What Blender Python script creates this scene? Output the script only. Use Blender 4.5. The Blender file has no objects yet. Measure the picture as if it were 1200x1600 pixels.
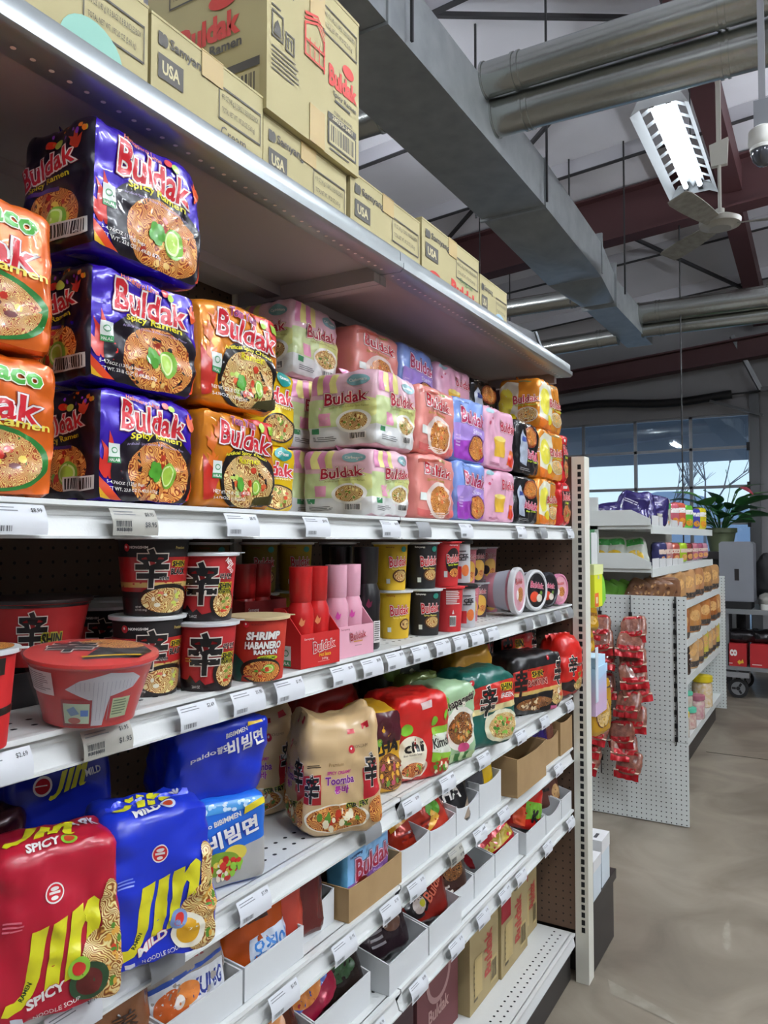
import bpy, math, random
from mathutils import Vector, noise, geometry
S = bpy.context.scene
COL = S.collection
R = math.radians

# ---------------- camera, world, exposure ----------------
cd = bpy.data.cameras.new('camera'); cam = bpy.data.objects.new('camera', cd); COL.objects.link(cam)
cam.location = (0, 0, 1.5); cam.rotation_euler = (R(92.1), 0, R(30.26 - 90))
cd.sensor_fit = 'HORIZONTAL'; cd.sensor_width = 36; cd.lens = 36; cd.clip_start = .02; cd.clip_end = 200
S.camera = cam
S.view_settings.view_transform = 'Standard'; S.view_settings.look = 'None'; S.view_settings.gamma = 1
S.view_settings.exposure = 0.45; S.view_settings.use_curve_mapping = False
S.cycles.use_denoising = True
ADDED_TUBE_POWER = 118.0
SKY_POWER = 1.1
FIXTURES = [(4.95, .78), (3.3, -.95), (.3, -1.0), (6.5, -.75), (2.6, -2.3), (1.4, -3.3), (2.3, -4.4), (-1.2, -4.0), (5.8, -3.2), (.6, 3.4), (4.4, 3.4), (-2.8, 1.2)]  # first fixture is seen; the others are unseen lamps added for fill
w = bpy.data.worlds.new('sky'); S.world = w; w.use_nodes = True
nt = w.node_tree; bg = nt.nodes['Background']
tc = nt.nodes.new('ShaderNodeTexCoord'); sx = nt.nodes.new('ShaderNodeSeparateXYZ'); cr = nt.nodes.new('ShaderNodeValToRGB')
nt.links.new(tc.outputs['Generated'], sx.inputs[0]); nt.links.new(sx.outputs['Z'], cr.inputs[0]); nt.links.new(cr.outputs[0], bg.inputs[0])
cr.color_ramp.elements[0].position = 0.0; cr.color_ramp.elements[0].color = (.8, .92, 1, 1)
cr.color_ramp.elements[1].position = .35; cr.color_ramp.elements[1].color = (.45, .62, .88, 1)
bg.inputs[1].default_value = SKY_POWER

# ---------------- materials ----------------
def lin(h):
    h = h.lstrip('#'); o = []
    for i in (0, 2, 4):
        c = int(h[i:i + 2], 16) / 255
        o.append(c / 12.92 if c <= .04045 else ((c + .055) / 1.055) ** 2.4)
    return (*o, 1)
MATS = {}
def mat(name, hexc, rough=.5, metal=0, coat=0, bump=0, bscale=40, var=None, vscale=6, emit=0, trans=0, alpha=1, vdist=0, spec=.5, crease=False):
    if name in MATS: return MATS[name]
    m = bpy.data.materials.new(name); m.use_nodes = True; n = m.node_tree; b = n.nodes['Principled BSDF']; L = n.links.new
    b.inputs['Base Color'].default_value = lin(hexc); b.inputs['Roughness'].default_value = rough; b.inputs['Metallic'].default_value = metal
    b.inputs['Coat Weight'].default_value = coat; b.inputs['Specular IOR Level'].default_value = spec
    if trans: b.inputs['Transmission Weight'].default_value = trans; b.inputs['IOR'].default_value = 1.2
    if alpha < 1: b.inputs['Alpha'].default_value = alpha
    if emit: b.inputs['Emission Color'].default_value = lin(hexc); b.inputs['Emission Strength'].default_value = emit
    if bump or var:
        t = n.nodes.new('ShaderNodeTexCoord')
    if var:
        z = n.nodes.new('ShaderNodeTexNoise'); z.inputs['Scale'].default_value = vscale; z.inputs['Detail'].default_value = 8; z.inputs['Distortion'].default_value = vdist
        r = n.nodes.new('ShaderNodeValToRGB'); r.color_ramp.elements[0].position = .3; r.color_ramp.elements[1].position = .7
        r.color_ramp.elements[0].color = lin(var); r.color_ramp.elements[1].color = lin(hexc)
        L(t.outputs['Object'], z.inputs['Vector']); L(z.outputs['Fac'], r.inputs[0]); L(r.outputs[0], b.inputs['Base Color'])
    if bump:
        z = n.nodes.new('ShaderNodeTexNoise'); z.inputs['Scale'].default_value = bscale; z.inputs['Detail'].default_value = 3
        if crease: z.noise_type = 'RIDGED_MULTIFRACTAL'; z.inputs['Detail'].default_value = 2; z.inputs['Distortion'].default_value = .6
        p = n.nodes.new('ShaderNodeBump'); p.inputs['Strength'].default_value = bump; p.inputs['Distance'].default_value = .02 if crease else .01
        L(t.outputs['Object'], z.inputs['Vector']); L(z.outputs['Fac'], p.inputs['Height']); L(p.outputs[0], b.inputs['Normal'])
    MATS[name] = m
    return m
def foil(h): return mat('foil_' + h, h, .24, .2, .3, .9, 13, crease=True)
def film(h): return mat('film_' + h, h, .32, 0, .25, .9, 12, crease=True)
def ink(h): return mat('ink_' + h, h, .3, 0, .25, .85, 13, crease=True)
def paper(h): return mat('paper_' + h, h, .6)
def noodles(name, a, b, c, scale=150):
    key = 'noodles_' + name
    if key in MATS: return MATS[key]
    m = bpy.data.materials.new(key); m.use_nodes = True; n = m.node_tree; p = n.nodes['Principled BSDF']; L = n.links.new
    p.inputs['Roughness'].default_value = .32; p.inputs['Coat Weight'].default_value = .2
    t = n.nodes.new('ShaderNodeTexCoord'); wv = n.nodes.new('ShaderNodeTexWave'); wv.inputs['Scale'].default_value = scale * .75
    wv.bands_direction = 'DIAGONAL'; wv.inputs['Distortion'].default_value = 3; wv.inputs['Detail'].default_value = 1.5; wv.inputs['Detail Scale'].default_value = .9
    r = n.nodes.new('ShaderNodeValToRGB'); e = r.color_ramp.elements; e[0].position = .08; e[0].color = lin(a); e[1].position = .85; e[1].color = lin(c)
    k = e.new(.45); k.color = lin(b)
    z = n.nodes.new('ShaderNodeTexNoise'); z.inputs['Scale'].default_value = 45
    mx = n.nodes.new('ShaderNodeMixRGB'); mx.blend_type = 'MULTIPLY'; mx.inputs[0].default_value = .35
    wz = n.nodes.new('ShaderNodeTexNoise'); wz.inputs['Scale'].default_value = scale * .42; wz.inputs['Detail'].default_value = 1
    ma = n.nodes.new('ShaderNodeVectorMath'); ma.operation = 'MULTIPLY_ADD'; ma.inputs[1].default_value = (.035,) * 3
    L(t.outputs['Object'], wz.inputs['Vector']); L(wz.outputs['Color'], ma.inputs[0]); L(t.outputs['Object'], ma.inputs[2])
    L(ma.outputs[0], wv.inputs['Vector']); L(wv.outputs['Fac'], r.inputs[0]); L(t.outputs['Object'], z.inputs['Vector'])
    L(r.outputs[0], mx.inputs[1]); L(z.outputs['Color'], mx.inputs[2]); L(mx.outputs[0], p.inputs['Base Color'])
    MATS[key] = m
    return m
N_ORANGE = lambda: noodles('orange', '#8a2c08', '#e0782a', '#f5b862')
N_CREAM = lambda: noodles('cream', '#8a4a18', '#dda24a', '#f6e2a0')
N_RED = lambda: noodles('red', '#6a1408', '#c9451c', '#eda860')
N_BROWN = lambda: noodles('brown', '#2a1208', '#7a3a16', '#b87a3c')
N_TACO = lambda: noodles('taco', '#a02a12', '#e08a40', '#f2d88a', 220)
def pegboard(name, hexc, pitch, rad, axes, rough=.5, var=None, hole='#0c0b0a'):
    m = mat(name, hexc, rough, var=var, vscale=3); n = m.node_tree; b = n.nodes['Principled BSDF']; L = n.links.new
    t = n.nodes.new('ShaderNodeTexCoord'); s = n.nodes.new('ShaderNodeSeparateXYZ'); L(t.outputs['Object'], s.inputs[0])
    sq = []
    for a in axes:
        d = n.nodes.new('ShaderNodeMath'); d.operation = 'DIVIDE'; d.inputs[1].default_value = pitch; L(s.outputs[a], d.inputs[0])
        f = n.nodes.new('ShaderNodeMath'); f.operation = 'FRACT'; L(d.outputs[0], f.inputs[0])
        u = n.nodes.new('ShaderNodeMath'); u.operation = 'SUBTRACT'; u.inputs[1].default_value = .5; L(f.outputs[0], u.inputs[0])
        q = n.nodes.new('ShaderNodeMath'); q.operation = 'MULTIPLY'; L(u.outputs[0], q.inputs[0]); L(u.outputs[0], q.inputs[1]); sq.append(q)
    ad = n.nodes.new('ShaderNodeMath'); ad.operation = 'ADD'; L(sq[0].outputs[0], ad.inputs[0]); L(sq[1].outputs[0], ad.inputs[1])
    lt = n.nodes.new('ShaderNodeMath'); lt.operation = 'LESS_THAN'; lt.inputs[1].default_value = (rad / pitch) ** 2; L(ad.outputs[0], lt.inputs[0])
    mx = n.nodes.new('ShaderNodeMixRGB'); mx.inputs[1].default_value = lin(hexc); mx.inputs[2].default_value = lin(hole)
    if b.inputs['Base Color'].is_linked: L(b.inputs['Base Color'].links[0].from_socket, mx.inputs[1])
    L(lt.outputs[0], mx.inputs[0]); L(mx.outputs[0], b.inputs['Base Color'])
    return m

WHITE = mat('shelf_enamel', '#d4d6d4', .42, bump=.03, bscale=300)
CREAM = mat('upright_enamel', '#dcdbce', .45)
STEEL = mat('galvanised_duct', '#a6abac', .42, .5, var='#94999b', vscale=9)
SPIRAL = mat('spiral_duct', '#b4b7b3', .27, .96, bump=.12, bscale=30)
BLACK = mat('black_plastic', '#141416', .5)
DARK = mat('kick_black', '#262323', .38)
REDSTEEL = mat('oxide_red_steel', '#4a2a2c', .55)
CARD = mat('kraft_card', '#a88a60', .7, var='#9a7c54', vscale=14)
CARTON = mat('pale_carton', '#b5aa7e', .72, var='#ada276', vscale=5)
TRAYW = mat('white_card', '#cfd2d3', .6)
PLASTIC = mat('clear_film', '#e8eef2', .08, 0, 0, .4, 25, alpha=.22)
LIDW = mat('lid_white', '#d9dcdc', .3, .2)

# ---------------- mesh building ----------------
class MB:
    def __init__(s): s.v = []; s.f = []; s.mi = []; s.mats = []
    def idx(s, m):
        if m not in s.mats: s.mats.append(m)
        return s.mats.index(m)
    def add(s, vs, fs, m):
        b = len(s.v); k = s.idx(m); s.v.extend(vs)
        for f in fs: s.f.append([i + b for i in f]); s.mi.append(k)
    def box(s, x0, x1, y0, y1, z0, z1, m):
        s.add([(x, y, z) for z in (z0, z1) for y in (y0, y1) for x in (x0, x1)],
              [(0, 2, 3, 1), (4, 5, 7, 6), (0, 1, 5, 4), (2, 6, 7, 3), (0, 4, 6, 2), (1, 3, 7, 5)], m)
    def bar(s, p, q, wd, th, m, up=(0, 0, 1)):
        p = Vector(p); q = Vector(q); d = (q - p).normalized(); a = d.cross(Vector(up))
        a = a.normalized() if a.length > 1e-6 else Vector((1, 0, 0)); b = a.cross(d)
        vs = [tuple(c + a * wd / 2 * i + b * th / 2 * j) for c in (p, q) for i, j in ((-1, -1), (1, -1), (1, 1), (-1, 1))]
        s.add(vs, [(3, 2, 1, 0), (4, 5, 6, 7), (0, 1, 5, 4), (1, 2, 6, 5), (2, 3, 7, 6), (3, 0, 4, 7)], m)
    def tube(s, pts, r, m, n=10, r1=None):
        pts = [Vector(p) for p in pts]; vs = []; fs = []
        for i, p in enumerate(pts):
            d = (pts[min(i + 1, len(pts) - 1)] - pts[max(i - 1, 0)]).normalized()
            a = d.cross(Vector((0, 0, 1))); a = a.normalized() if a.length > 1e-4 else Vector((1, 0, 0)); b = d.cross(a)
            rr = r if r1 is None else r + (r1 - r) * i / (len(pts) - 1)
            vs += [tuple(p + (a * math.cos(t) + b * math.sin(t)) * rr) for t in [2 * math.pi * k / n for k in range(n)]]
        for i in range(len(pts) - 1):
            for k in range(n): fs.append((i * n + k, i * n + (k + 1) % n, (i + 1) * n + (k + 1) % n, (i + 1) * n + k))
        fs.append(tuple(range(n))[::-1]); fs.append(tuple(range((len(pts) - 1) * n, len(pts) * n)))
        s.add(vs, fs, m)
    def lathe(s, prof, m, n=40, mseg=None, c=(0, 0, 0)):
        vs = []
        for r, z in prof: vs += [(c[0] + r * math.cos(2 * math.pi * k / n), c[1] + r * math.sin(2 * math.pi * k / n), c[2] + z) for k in range(n)]
        for i in range(len(prof) - 1):
            mm = mseg[i] if mseg else m
            k0 = s.idx(mm); b = len(s.v)
            if i == 0: s.v.extend(vs); base = b
            for k in range(n):
                s.f.append([base + i * n + k, base + i * n + (k + 1) % n, base + (i + 1) * n + (k + 1) % n, base + (i + 1) * n + k]); s.mi.append(k0)
    def prism(s, poly, axis, a, b, m):
        # poly: 2D points in the two other axes (in order), extruded along axis from a to b
        def P(u, v, t): return {'x': (t, u, v), 'y': (u, t, v), 'z': (u, v, t)}[axis]
        n = len(poly); vs = [P(u, v, a) for u, v in poly] + [P(u, v, b) for u, v in poly]
        s.add(vs, [tuple(range(n)), tuple(range(2 * n - 1, n - 1, -1))] + [(i, i + n, (i + 1) % n + n, (i + 1) % n) for i in range(n)], m)
    def build(s, name, parent=None, loc=(0, 0, 0), rot=(0, 0, 0), ang=40, fix=False):
        me = bpy.data.meshes.new(name); me.from_pydata(s.v, [], s.f)
        for m in s.mats: me.materials.append(m)
        me.polygons.foreach_set('material_index', s.mi)
        me.validate(); me.update()
        if fix:
            import bmesh
            bm = bmesh.new(); bm.from_mesh(me); bmesh.ops.recalc_face_normals(bm, faces=bm.faces); bm.to_mesh(me); bm.free()
        me.shade_smooth(); me.set_sharp_from_angle(angle=R(ang))
        o = bpy.data.objects.new(name, me); COL.objects.link(o); o.location = loc; o.rotation_euler = rot
        if parent: o.parent = parent
        return o
def tag(o, label, cat, group=None):
    o['label'] = label; o['category'] = cat
    if group: o['group'] = group
    return o
def structure(o): o['kind'] = 'structure'; return o
def thing(name, label, cat, loc=(0, 0, 0), rz=0, group=None, rot=None):
    o = bpy.data.objects.new(name, None); o.empty_display_size = .05; COL.objects.link(o); o.location = loc; o.rotation_euler = rot or (0, 0, rz)
    return tag(o, label, cat, group)
def dup(o, loc, label, rz=0, group=None, rot=None):
    def cp(s, par):
        c = s.copy(); COL.objects.link(c)
        if par: c.parent = par
        for ch in list(s.children): cp(ch, c)
        return c
    r = cp(o, None); r.location = loc; r.rotation_euler = rot or (0, 0, rz); r['label'] = label
    if group: r['group'] = group
    return r

# ---------------- printed artwork ----------------
TXT = {}
def glyphs(s, off):
    k = (s, round(off, 4))
    if k in TXT: return TXT[k]
    c = bpy.data.curves.new('lettering', 'FONT'); c.body = s; c.size = 1; c.resolution_u = 2; c.offset = off
    o = bpy.data.objects.new('lettering', c); COL.objects.link(o)
    dg = bpy.context.evaluated_depsgraph_get(); e = o.evaluated_get(dg); me = e.to_mesh()
    vs = [(v.co.x, v.co.y) for v in me.vertices]; ts = []
    for p in me.polygons:
        q = list(p.vertices)
        for i in range(1, len(q) - 1): ts.append((q[0], q[i], q[i + 1]))
    e.to_mesh_clear(); bpy.data.objects.remove(o); bpy.data.curves.remove(c)
    TXT[k] = (vs, ts)
    return TXT[k]
class Art:
    """Printing on one face: w x h metres, drawn in 0..1 x 0..1; put() wraps it on the face through F(a, b, lift)."""
    def __init__(s, w, h, maxlen=.0075): s.w = w; s.h = h; s.ops = []; s.maxlen = maxlen; s.bb = []; s.u0 = 0
    def _lay(s, x0, y0, x1, y1):
        l = 1 + max([q[4] for q in s.bb if q[0] < x1 and q[2] > x0 and q[1] < y1 and q[3] > y0], default=0); s.bb.append((x0, y0, x1, y1, l)); return l
    def _t(s, vs, ts, m):
        xs = [v[0] for v in vs]; ys = [v[1] for v in vs]; s.ops.append((vs, ts, m, s._lay(min(xs), min(ys), max(xs), max(ys))))
    def poly(s, pts, m):
        p = [(u * s.w, v * s.h) for u, v in pts]
        ts = geometry.tessellate_polygon([[Vector((x, y, 0)) for x, y in p]])
        s._t(p, [tuple(t) for t in ts], m)
    def rect(s, u0, v0, u1, v1, m): s.poly([(u0, v0), (u1, v0), (u1, v1), (u0, v1)], m)
    def ell(s, cu, cv, ru, rv, m, n=28, a0=0, a1=2 * math.pi):
        vs = [(cu * s.w, cv * s.h)] + [((cu + ru * math.cos(a0 + (a1 - a0) * k / n)) * s.w, (cv + rv * math.sin(a0 + (a1 - a0) * k / n)) * s.h) for k in range(n + 1)]
        s._t(vs, [(0, k + 1, k + 2) for k in range(n)], m)
    def text(s, t, cu, cv, h, m, w=None, bold=.0, rot=0, shear=0, arc=0, ol=None, ol2=None, jig=0):
        for i, (mm, off) in enumerate(([(ol2[0], bold + ol2[1])] if ol2 else []) + ([(ol[0], bold + ol[1])] if ol else []) + [(m, bold)]):
            vs, ts = glyphs(t, off)
            v0, _ = glyphs(t, bold)
            if not vs: return
            x0 = min(v[0] for v in v0); x1 = max(v[0] for v in v0)
            y0 = min(v[1] for v in v0); y1 = max(v[1] for v in v0)
            H = h * s.h; sy = H / max(y1 - y0, 1e-4); sxx = (w * s.w / (x1 - x0)) if w else sy
            c, sn = math.cos(R(rot)), math.sin(R(rot)); out = []
            for x, y in vs:
                X = (x - (x0 + x1) / 2) * sxx; Y = (y - (y0 + y1) / 2) * sy
                X += shear * Y
                q = X / max((x1 - x0) * sxx / 2, 1e-6)
                Y *= 1 - jig * q; Y -= arc * H * q * q
                out.append((cu * s.w + X * c - Y * sn, cv * s.h + X * sn + Y * c))
            s._t(out, ts, mm)
    def bars(s, u0, v0, u1, v1, m, bg, seed=1):
        s.rect(u0, v0, u1, v1, bg); r = random.Random(seed); u = u0 + (u1 - u0) * .06; l_ = s._lay(u0 * s.w, v0 * s.h, u1 * s.w, v1 * s.h)
        while u < u1 - (u1 - u0) * .08:
            d = (u1 - u0) * r.choice((.02, .03, .05)); p = [(u, v0 + (v1 - v0) * .12), (u + d, v0 + (v1 - v0) * .12), (u + d, v1 - (v1 - v0) * .12), (u, v1 - (v1 - v0) * .12)]
            s.ops.append(([(a * s.w, b * s.h) for a, b in p], [(0, 1, 2), (0, 2, 3)], m, l_)); u += d + (u1 - u0) * r.choice((.02, .04))
    def lines(s, u0, v0, u1, v1, n, m, fill=.45, seed=3):
        r = random.Random(seed); l_ = s._lay(u0 * s.w, v0 * s.h, u1 * s.w, v1 * s.h)
        for i in range(n):
            a = v1 - (v1 - v0) * (i + fill) / n; b = v1 - (v1 - v0) * i / n; e = u0 + (u1 - u0) * r.uniform(.7, 1)
            s.ops.append(([(u0 * s.w, a * s.h), (e * s.w, a * s.h), (e * s.w, b * s.h), (u0 * s.w, b * s.h)], [(0, 1, 2), (0, 2, 3)], m, l_))
    def put(s, mb, F, lift=.0006, step=.00026):
        L2 = s.maxlen ** 2
        for vs, ts, m, lay in s.ops:
            if s.maxlen > 1: P = list(vs); T = list(ts)
            else:
                P = list(vs); T = []; mid = {}; st = list(ts)
                while st:
                    a, b, c = st.pop()
                    e = [((P[i][0] - P[j][0]) ** 2 + (P[i][1] - P[j][1]) ** 2, i, j, k) for i, j, k in ((a, b, c), (b, c, a), (c, a, b))]
                    d, i, j, k = max(e)
                    if d <= L2: T.append((a, b, c)); continue
                    key = (min(i, j), max(i, j))
                    if key not in mid: mid[key] = len(P); P.append(((P[i][0] + P[j][0]) / 2, (P[i][1] + P[j][1]) / 2))
                    q = mid[key]; st.append((i, q, k)); st.append((q, j, k))
            z = lift + step * lay
            mb.add([tuple(F(min(max(x, s.u0), s.w - s.u0), min(max(y, 0), s.h), z)) for x, y in P], T, m)

def soft(hx, hy, hz, n=7, crump=.003, seed=0, freq=16, taper=0, lean=(0, 0), bulge=0, ear=0):
    """A soft bag: maps a point on the box (-hx..hx, -hy..hy, 0..2hz) to the filled, crumpled wrapper."""
    sv = Vector((seed * 7.3, seed * 3.1, seed * 1.7))
    def D(x, y, z):
        qx, qy, qz = x / hx, y / hy, (z - hz) / hz
        r = (abs(qx) ** n + abs(qy) ** n + abs(qz) ** n) ** (1 / n)
        qx /= r; qy /= r; qz /= r
        t = (qz + 1) / 2; k = 1 - taper * t * t
        p = Vector((qx * hx * k, qy * hy * k, hz + qz * hz))
        if bulge: p.y += qy * bulge * max(0, 1 - qx * qx) * max(0, 1 - qz * qz)
        if ear: p.z += ear * abs(qx) ** 3 * max(0, qz) ** 3
        if crump:
            v = p * freq + sv
            d = crump * (noise.noise(v) * .9 + (.35 - abs(noise.noise(v * 2.7 + Vector((3, 8, 1))))) * .45 + (.5 - abs(noise.noise(v * 1.9 + Vector((9, 2, 5))))) * 1.2)
            dr = Vector((qx ** 3 / hx, qy ** 3 / hy, qz ** 3 / hz)); dr.normalize(); p += dr * d
        p.x += lean[0] * p.z; p.y += lean[1] * p.z
        if p.z < 0: p.z = 0
        return p
    return D
def bag(mb, D, hx, hy, hz, m, cell=.0095):
    nx = max(6, int(2 * hx / cell)); ny = max(5, int(2 * hy / cell)); nz = max(6, int(2 * hz / cell)); ids = {}; vs = []; fs = []
    def V(i, j, k):
        if (i, j, k) not in ids: ids[(i, j, k)] = len(vs); vs.append(tuple(D(-hx + 2 * hx * i / nx, -hy + 2 * hy * j / ny, 2 * hz * k / nz)))
        return ids[(i, j, k)]
    for i in range(nx):
        for k in range(nz):
            fs.append((V(i, 0, k), V(i + 1, 0, k), V(i + 1, 0, k + 1), V(i, 0, k + 1))); fs.append((V(i, ny, k), V(i, ny, k + 1), V(i + 1, ny, k + 1), V(i + 1, ny, k)))
        for j in range(ny):
            fs.append((V(i, j, 0), V(i, j + 1, 0), V(i + 1, j + 1, 0), V(i + 1, j, 0))); fs.append((V(i, j, nz), V(i + 1, j, nz), V(i + 1, j + 1, nz), V(i, j + 1, nz)))
    for j in range(ny):
        for k in range(nz):
            fs.append((V(0, j, k), V(0, j, k + 1), V(0, j + 1, k + 1), V(0, j + 1, k))); fs.append((V(nx, j, k), V(nx, j + 1, k), V(nx, j + 1, k + 1), V(nx, j, k + 1)))
    mb.add(vs, fs, m)
def face(D, hx, hy, hz, which):
    """F(a, b, lift) for the front (-Y), left (-X) or top face of a soft bag."""
    def base(a, b):
        if which == 'F': return D(-hx + a, -hy, b)
        if which == 'L': return D(-hx, hy - a, b)
        if which == 'R': return D(hx, -hy + a, b)
        return D(-hx + a, -hy + b, 2 * hz)
    def F(a, b, z):
        p = base(a, b); n = (base(a + .002, b) - p).cross(base(a, b + .002) - p)
        return p + n.normalized() * z if n.length > 1e-12 else p
    return F
def flat(fn):
    """F for a plane: fn(a, b) -> point and normal."""
    return fn
def fin(mb, hx, y, z0, z1, m, seed=0, n=18, amp=.006):
    """A crimped seal fin standing along x."""
    r = random.Random(seed); vs = []
    for i in range(n + 1):
        x = -hx + 2 * hx * i / n; o = amp * math.sin(i * 1.3 + seed) + r.uniform(-amp, amp) * .4
        for t in (0, .5, 1):
            for s in (-.0008, .0008): vs.append((x, y + s + o * t + .008 * t * t, z0 + (z1 - z0) * t + o * .3 * t))
    fs = []
    for i in range(n):
        a = i * 6; b = a + 6
        for t in (0, 2): fs.append((a + t, b + t, b + t + 2, a + t + 2)); fs.append((a + t + 1, a + t + 3, b + t + 3, b + t + 1))
        fs.append((a + 4, b + 4, b + 5, a + 5))
    mb.add(vs, fs, m)

# ---------------- the room ----------------
FLOOR = mat('polished_concrete', '#93897a', .4, var='#6b6154', vscale=2.3, vdist=1.2, bump=.02, bscale=60)
ROOF = mat('roof_liner', '#dddce2', .6, var='#cfced4', vscale=1.2)
WALL = mat('grey_wall', '#8e8d8f', .7)
def slab(name, x0, x1, y0, y1, z0, z1, m):
    b = MB(); b.box(x0, x1, y0, y1, z0, z1, m); return structure(b.build(name))
b = MB(); b.box(-4, 10.7, -7, 6, -.1, 0, FLOOR)
fl = structure(b.build('floor'))
b = MB()   # saw cut and pale scuffs in the concrete
SCUFF = mat('concrete_scuff', '#9c9486', .6, var='#857d6f', vscale=14); JOINT = mat('saw_cut', '#3b362f', .8)
rr = random.Random(5)
for i in range(26):
    x = rr.uniform(3.1, 7); y = rr.uniform(-1.2, .5); a = rr.uniform(-.4, .9); l = rr.uniform(.05, .3); d = rr.uniform(.008, .03)
    pts = []
    for k in range(9):
        t = k / 8; pts.append((t * l - l / 2, d * math.sin(math.pi * t) * rr.uniform(.5, 1)))
    for k in range(7, 0, -1):
        t = k / 8; pts.append((t * l - l / 2, -d * math.sin(math.pi * t) * rr.uniform(.3, 1)))
    c, s_ = math.cos(a), math.sin(a)
    b.add([(x + u * c - v * s_, y + u * s_ + v * c, .0012) for u, v in pts], [tuple(range(len(pts)))[::-1]], SCUFF)
b.add([(2.62, .66, .0015), (2.70, .69, .0015), (2.62, .50, .0015), (2.55, .42, .0015)], [(0, 1, 2, 3)], SCUFF)
b.build('floor_scuffs', fl)
b = MB(); b.box(5.9, 5.906, -7, .8, .0005, .002, JOINT); b.box(2.0, 2.005, -7, .7, .0005, .002, JOINT); b.build('floor_joint', fl)
def rz_(x, y): return 5.0 - .079 * y - max(0, x - 7.5) * .2
b = MB()
xs = [-4, 7.5, 10.7]
vs = [(x, y, rz_(x, y) + t) for t in (0, .1) for x in xs for y in (-7, 6)]
b.add(vs, [(0, 1, 3, 2), (2, 3, 5, 4), (6, 8, 9, 7), (8, 10, 11, 9), (0, 6, 7, 1), (4, 5, 11, 10), (0, 2, 8, 6), (2, 4, 10, 8), (1, 7, 9, 3), (3, 9, 11, 5)], ROOF)
roof = structure(b.build('ceiling'))
SEAM = mat('roof_seam', '#3a393c', .6); PURLIN = mat('purlin_grey', '#b9b8be', .6)
for x in (-1.2, .2, 1.5, 2.8, 4.1, 5.35, 6.6, 8.5, 9.5):
    b = MB(); b.bar((x, 5.9, rz_(x, 5.9) - .06), (x, -6.9, rz_(x, -6.9) - .06), .035, .12, PURLIN); o = b.build('purlin', roof)
    b = MB(); b.bar((x, 5.9, rz_(x, 5.9) - .125), (x, -6.9, rz_(x, -6.9) - .125), .045, .008, SEAM); b.build('purlin_flange', o)
for (p, q) in (((3.6, 2.9, 4.72), (5.6, .2, 4.92)), ((5.2, 1.2, 4.86), (7.4, 3.6, 4.68)), ((7.6, 2.0, 4.7), (9.9, .6, 4.3))):
    b = MB(); b.bar(p, q, .03, .03, SEAM); b.build('brace_rod', roof)
def girder(name, x, z0, z1, y0=5.9, y1=-6.9, slope=.079, m=REDSTEEL):
    b = MB(); f = lambda y, z: z - slope * (y - 1.5)
    for (zz0, zz1, hw) in ((z0, z0 + .02, .1), (z0 + .02, z1 - .02, .006), (z1 - .02, z1, .1)):
        b.add([(x + sx * hw, y, f(y, zz)) for zz in (zz0, zz1) for y in (y1, y0) for sx in (-1, 1)], [(0, 2, 3, 1), (4, 5, 7, 6), (0, 1, 5, 4), (2, 6, 7, 3), (0, 4, 6, 2), (1, 3, 7, 5)], m)
    return structure(b.build(name))
girder('beam_middle', 7.45, 4.40, 4.86)
girder('beam_front', 10.2, 3.64, 3.9)
girder('beam_rear', -.5, 4.45, 4.88)
b = MB(); b.bar((4.2, .72, 4.72), (7.4, .72, 4.72), .17, .22, REDSTEEL); b.bar((7.5, .74, 4.62), (10.3, .7, 4.2), .17, .2, REDSTEEL); structure(b.build('beam_ridge'))
slab('wall_left', -4, 10.7, 6, 6.1, 0, 5, WALL); slab('wall_right', -4, 10.7, -7.1, -7, 0, 5.7, WALL); slab('wall_back', -4.1, -4, -7.1, 6.1, 0, 5.7, WALL)
DY0, DY1, DZ = .84, 4.36, 3.09
b = MB(); X0, X1 = 10.5, 10.62
b.box(X0, X1, -7, DY0, 0, 5.7, WALL); b.box(X0, X1, DY1, 6, 0, 5.2, WALL); b.box(X0, X1, DY0, DY1, DZ, 5.2, WALL); structure(b.build('wall_front'))
ALU = mat('door_aluminium', '#8f9296', .4, .6)
def glass():
    m = bpy.data.materials.new('window_glass'); m.use_nodes = True; n = m.node_tree; L = n.links.new
    for q in list(n.nodes): n.nodes.remove(q)
    o = n.nodes.new('ShaderNodeOutputMaterial'); t = n.nodes.new('ShaderNodeBsdfTransparent'); g = n.nodes.new('ShaderNodeBsdfGlossy'); mx = n.nodes.new('ShaderNodeMixShader')
    t.inputs[0].default_value = (.86, .93, .97, 1); g.inputs['Roughness'].default_value = .02; mx.inputs[0].default_value = .1
    L(t.outputs[0], mx.inputs[1]); L(g.outputs[0], mx.inputs[2]); L(mx.outputs[0], o.inputs[0]); return m
GLASS = glass()
b = MB(); NS = 6; ch = (DZ - .27) / NS; YS = [DY0 + .02 + i * (DY1 - DY0 - .04) / 5 for i in range(6)]
ZS = [.04, .3, .77, 1.24, 1.713, 2.175, 2.665, 3.08]
for z in ZS: b.box(10.52, 10.57, DY0, DY1, z - .018, z + .018, ALU)
for y in YS: b.box(10.52, 10.57, y - .02, y + .02, 0, DZ, ALU)
dr = structure(b.build('door_1'))
b = MB()
b.box(10.54, 10.545, DY0 + .02, DY1 - .02, .05, DZ - .02, GLASS); b.build('pane', dr)
b = MB()
for y0, y1 in ((DY0 - .09, DY0 + .02),):
    b.box(10.44, 10.52, y0, y1, 0, 3.35, mat('track_steel', '#6a6c6e', .4, .7))
for z in (1.24, 1.713, 2.175, 2.665): b.box(10.47, 10.53, DY0 - .02, DY0 + .06, z - .05, z + .05, BLACK)
structure(b.build('trim_1'))
b = MB(); b.bar((10.3, .72, 3.33), (10.2, 1.02, 4.0), .05, .05, mat('track_steel', '', 0)); b.bar((10.3, .72, 3.33), (10.3, -1.5, 3.36), .05, .05, mat('track_steel', '', 0))
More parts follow.
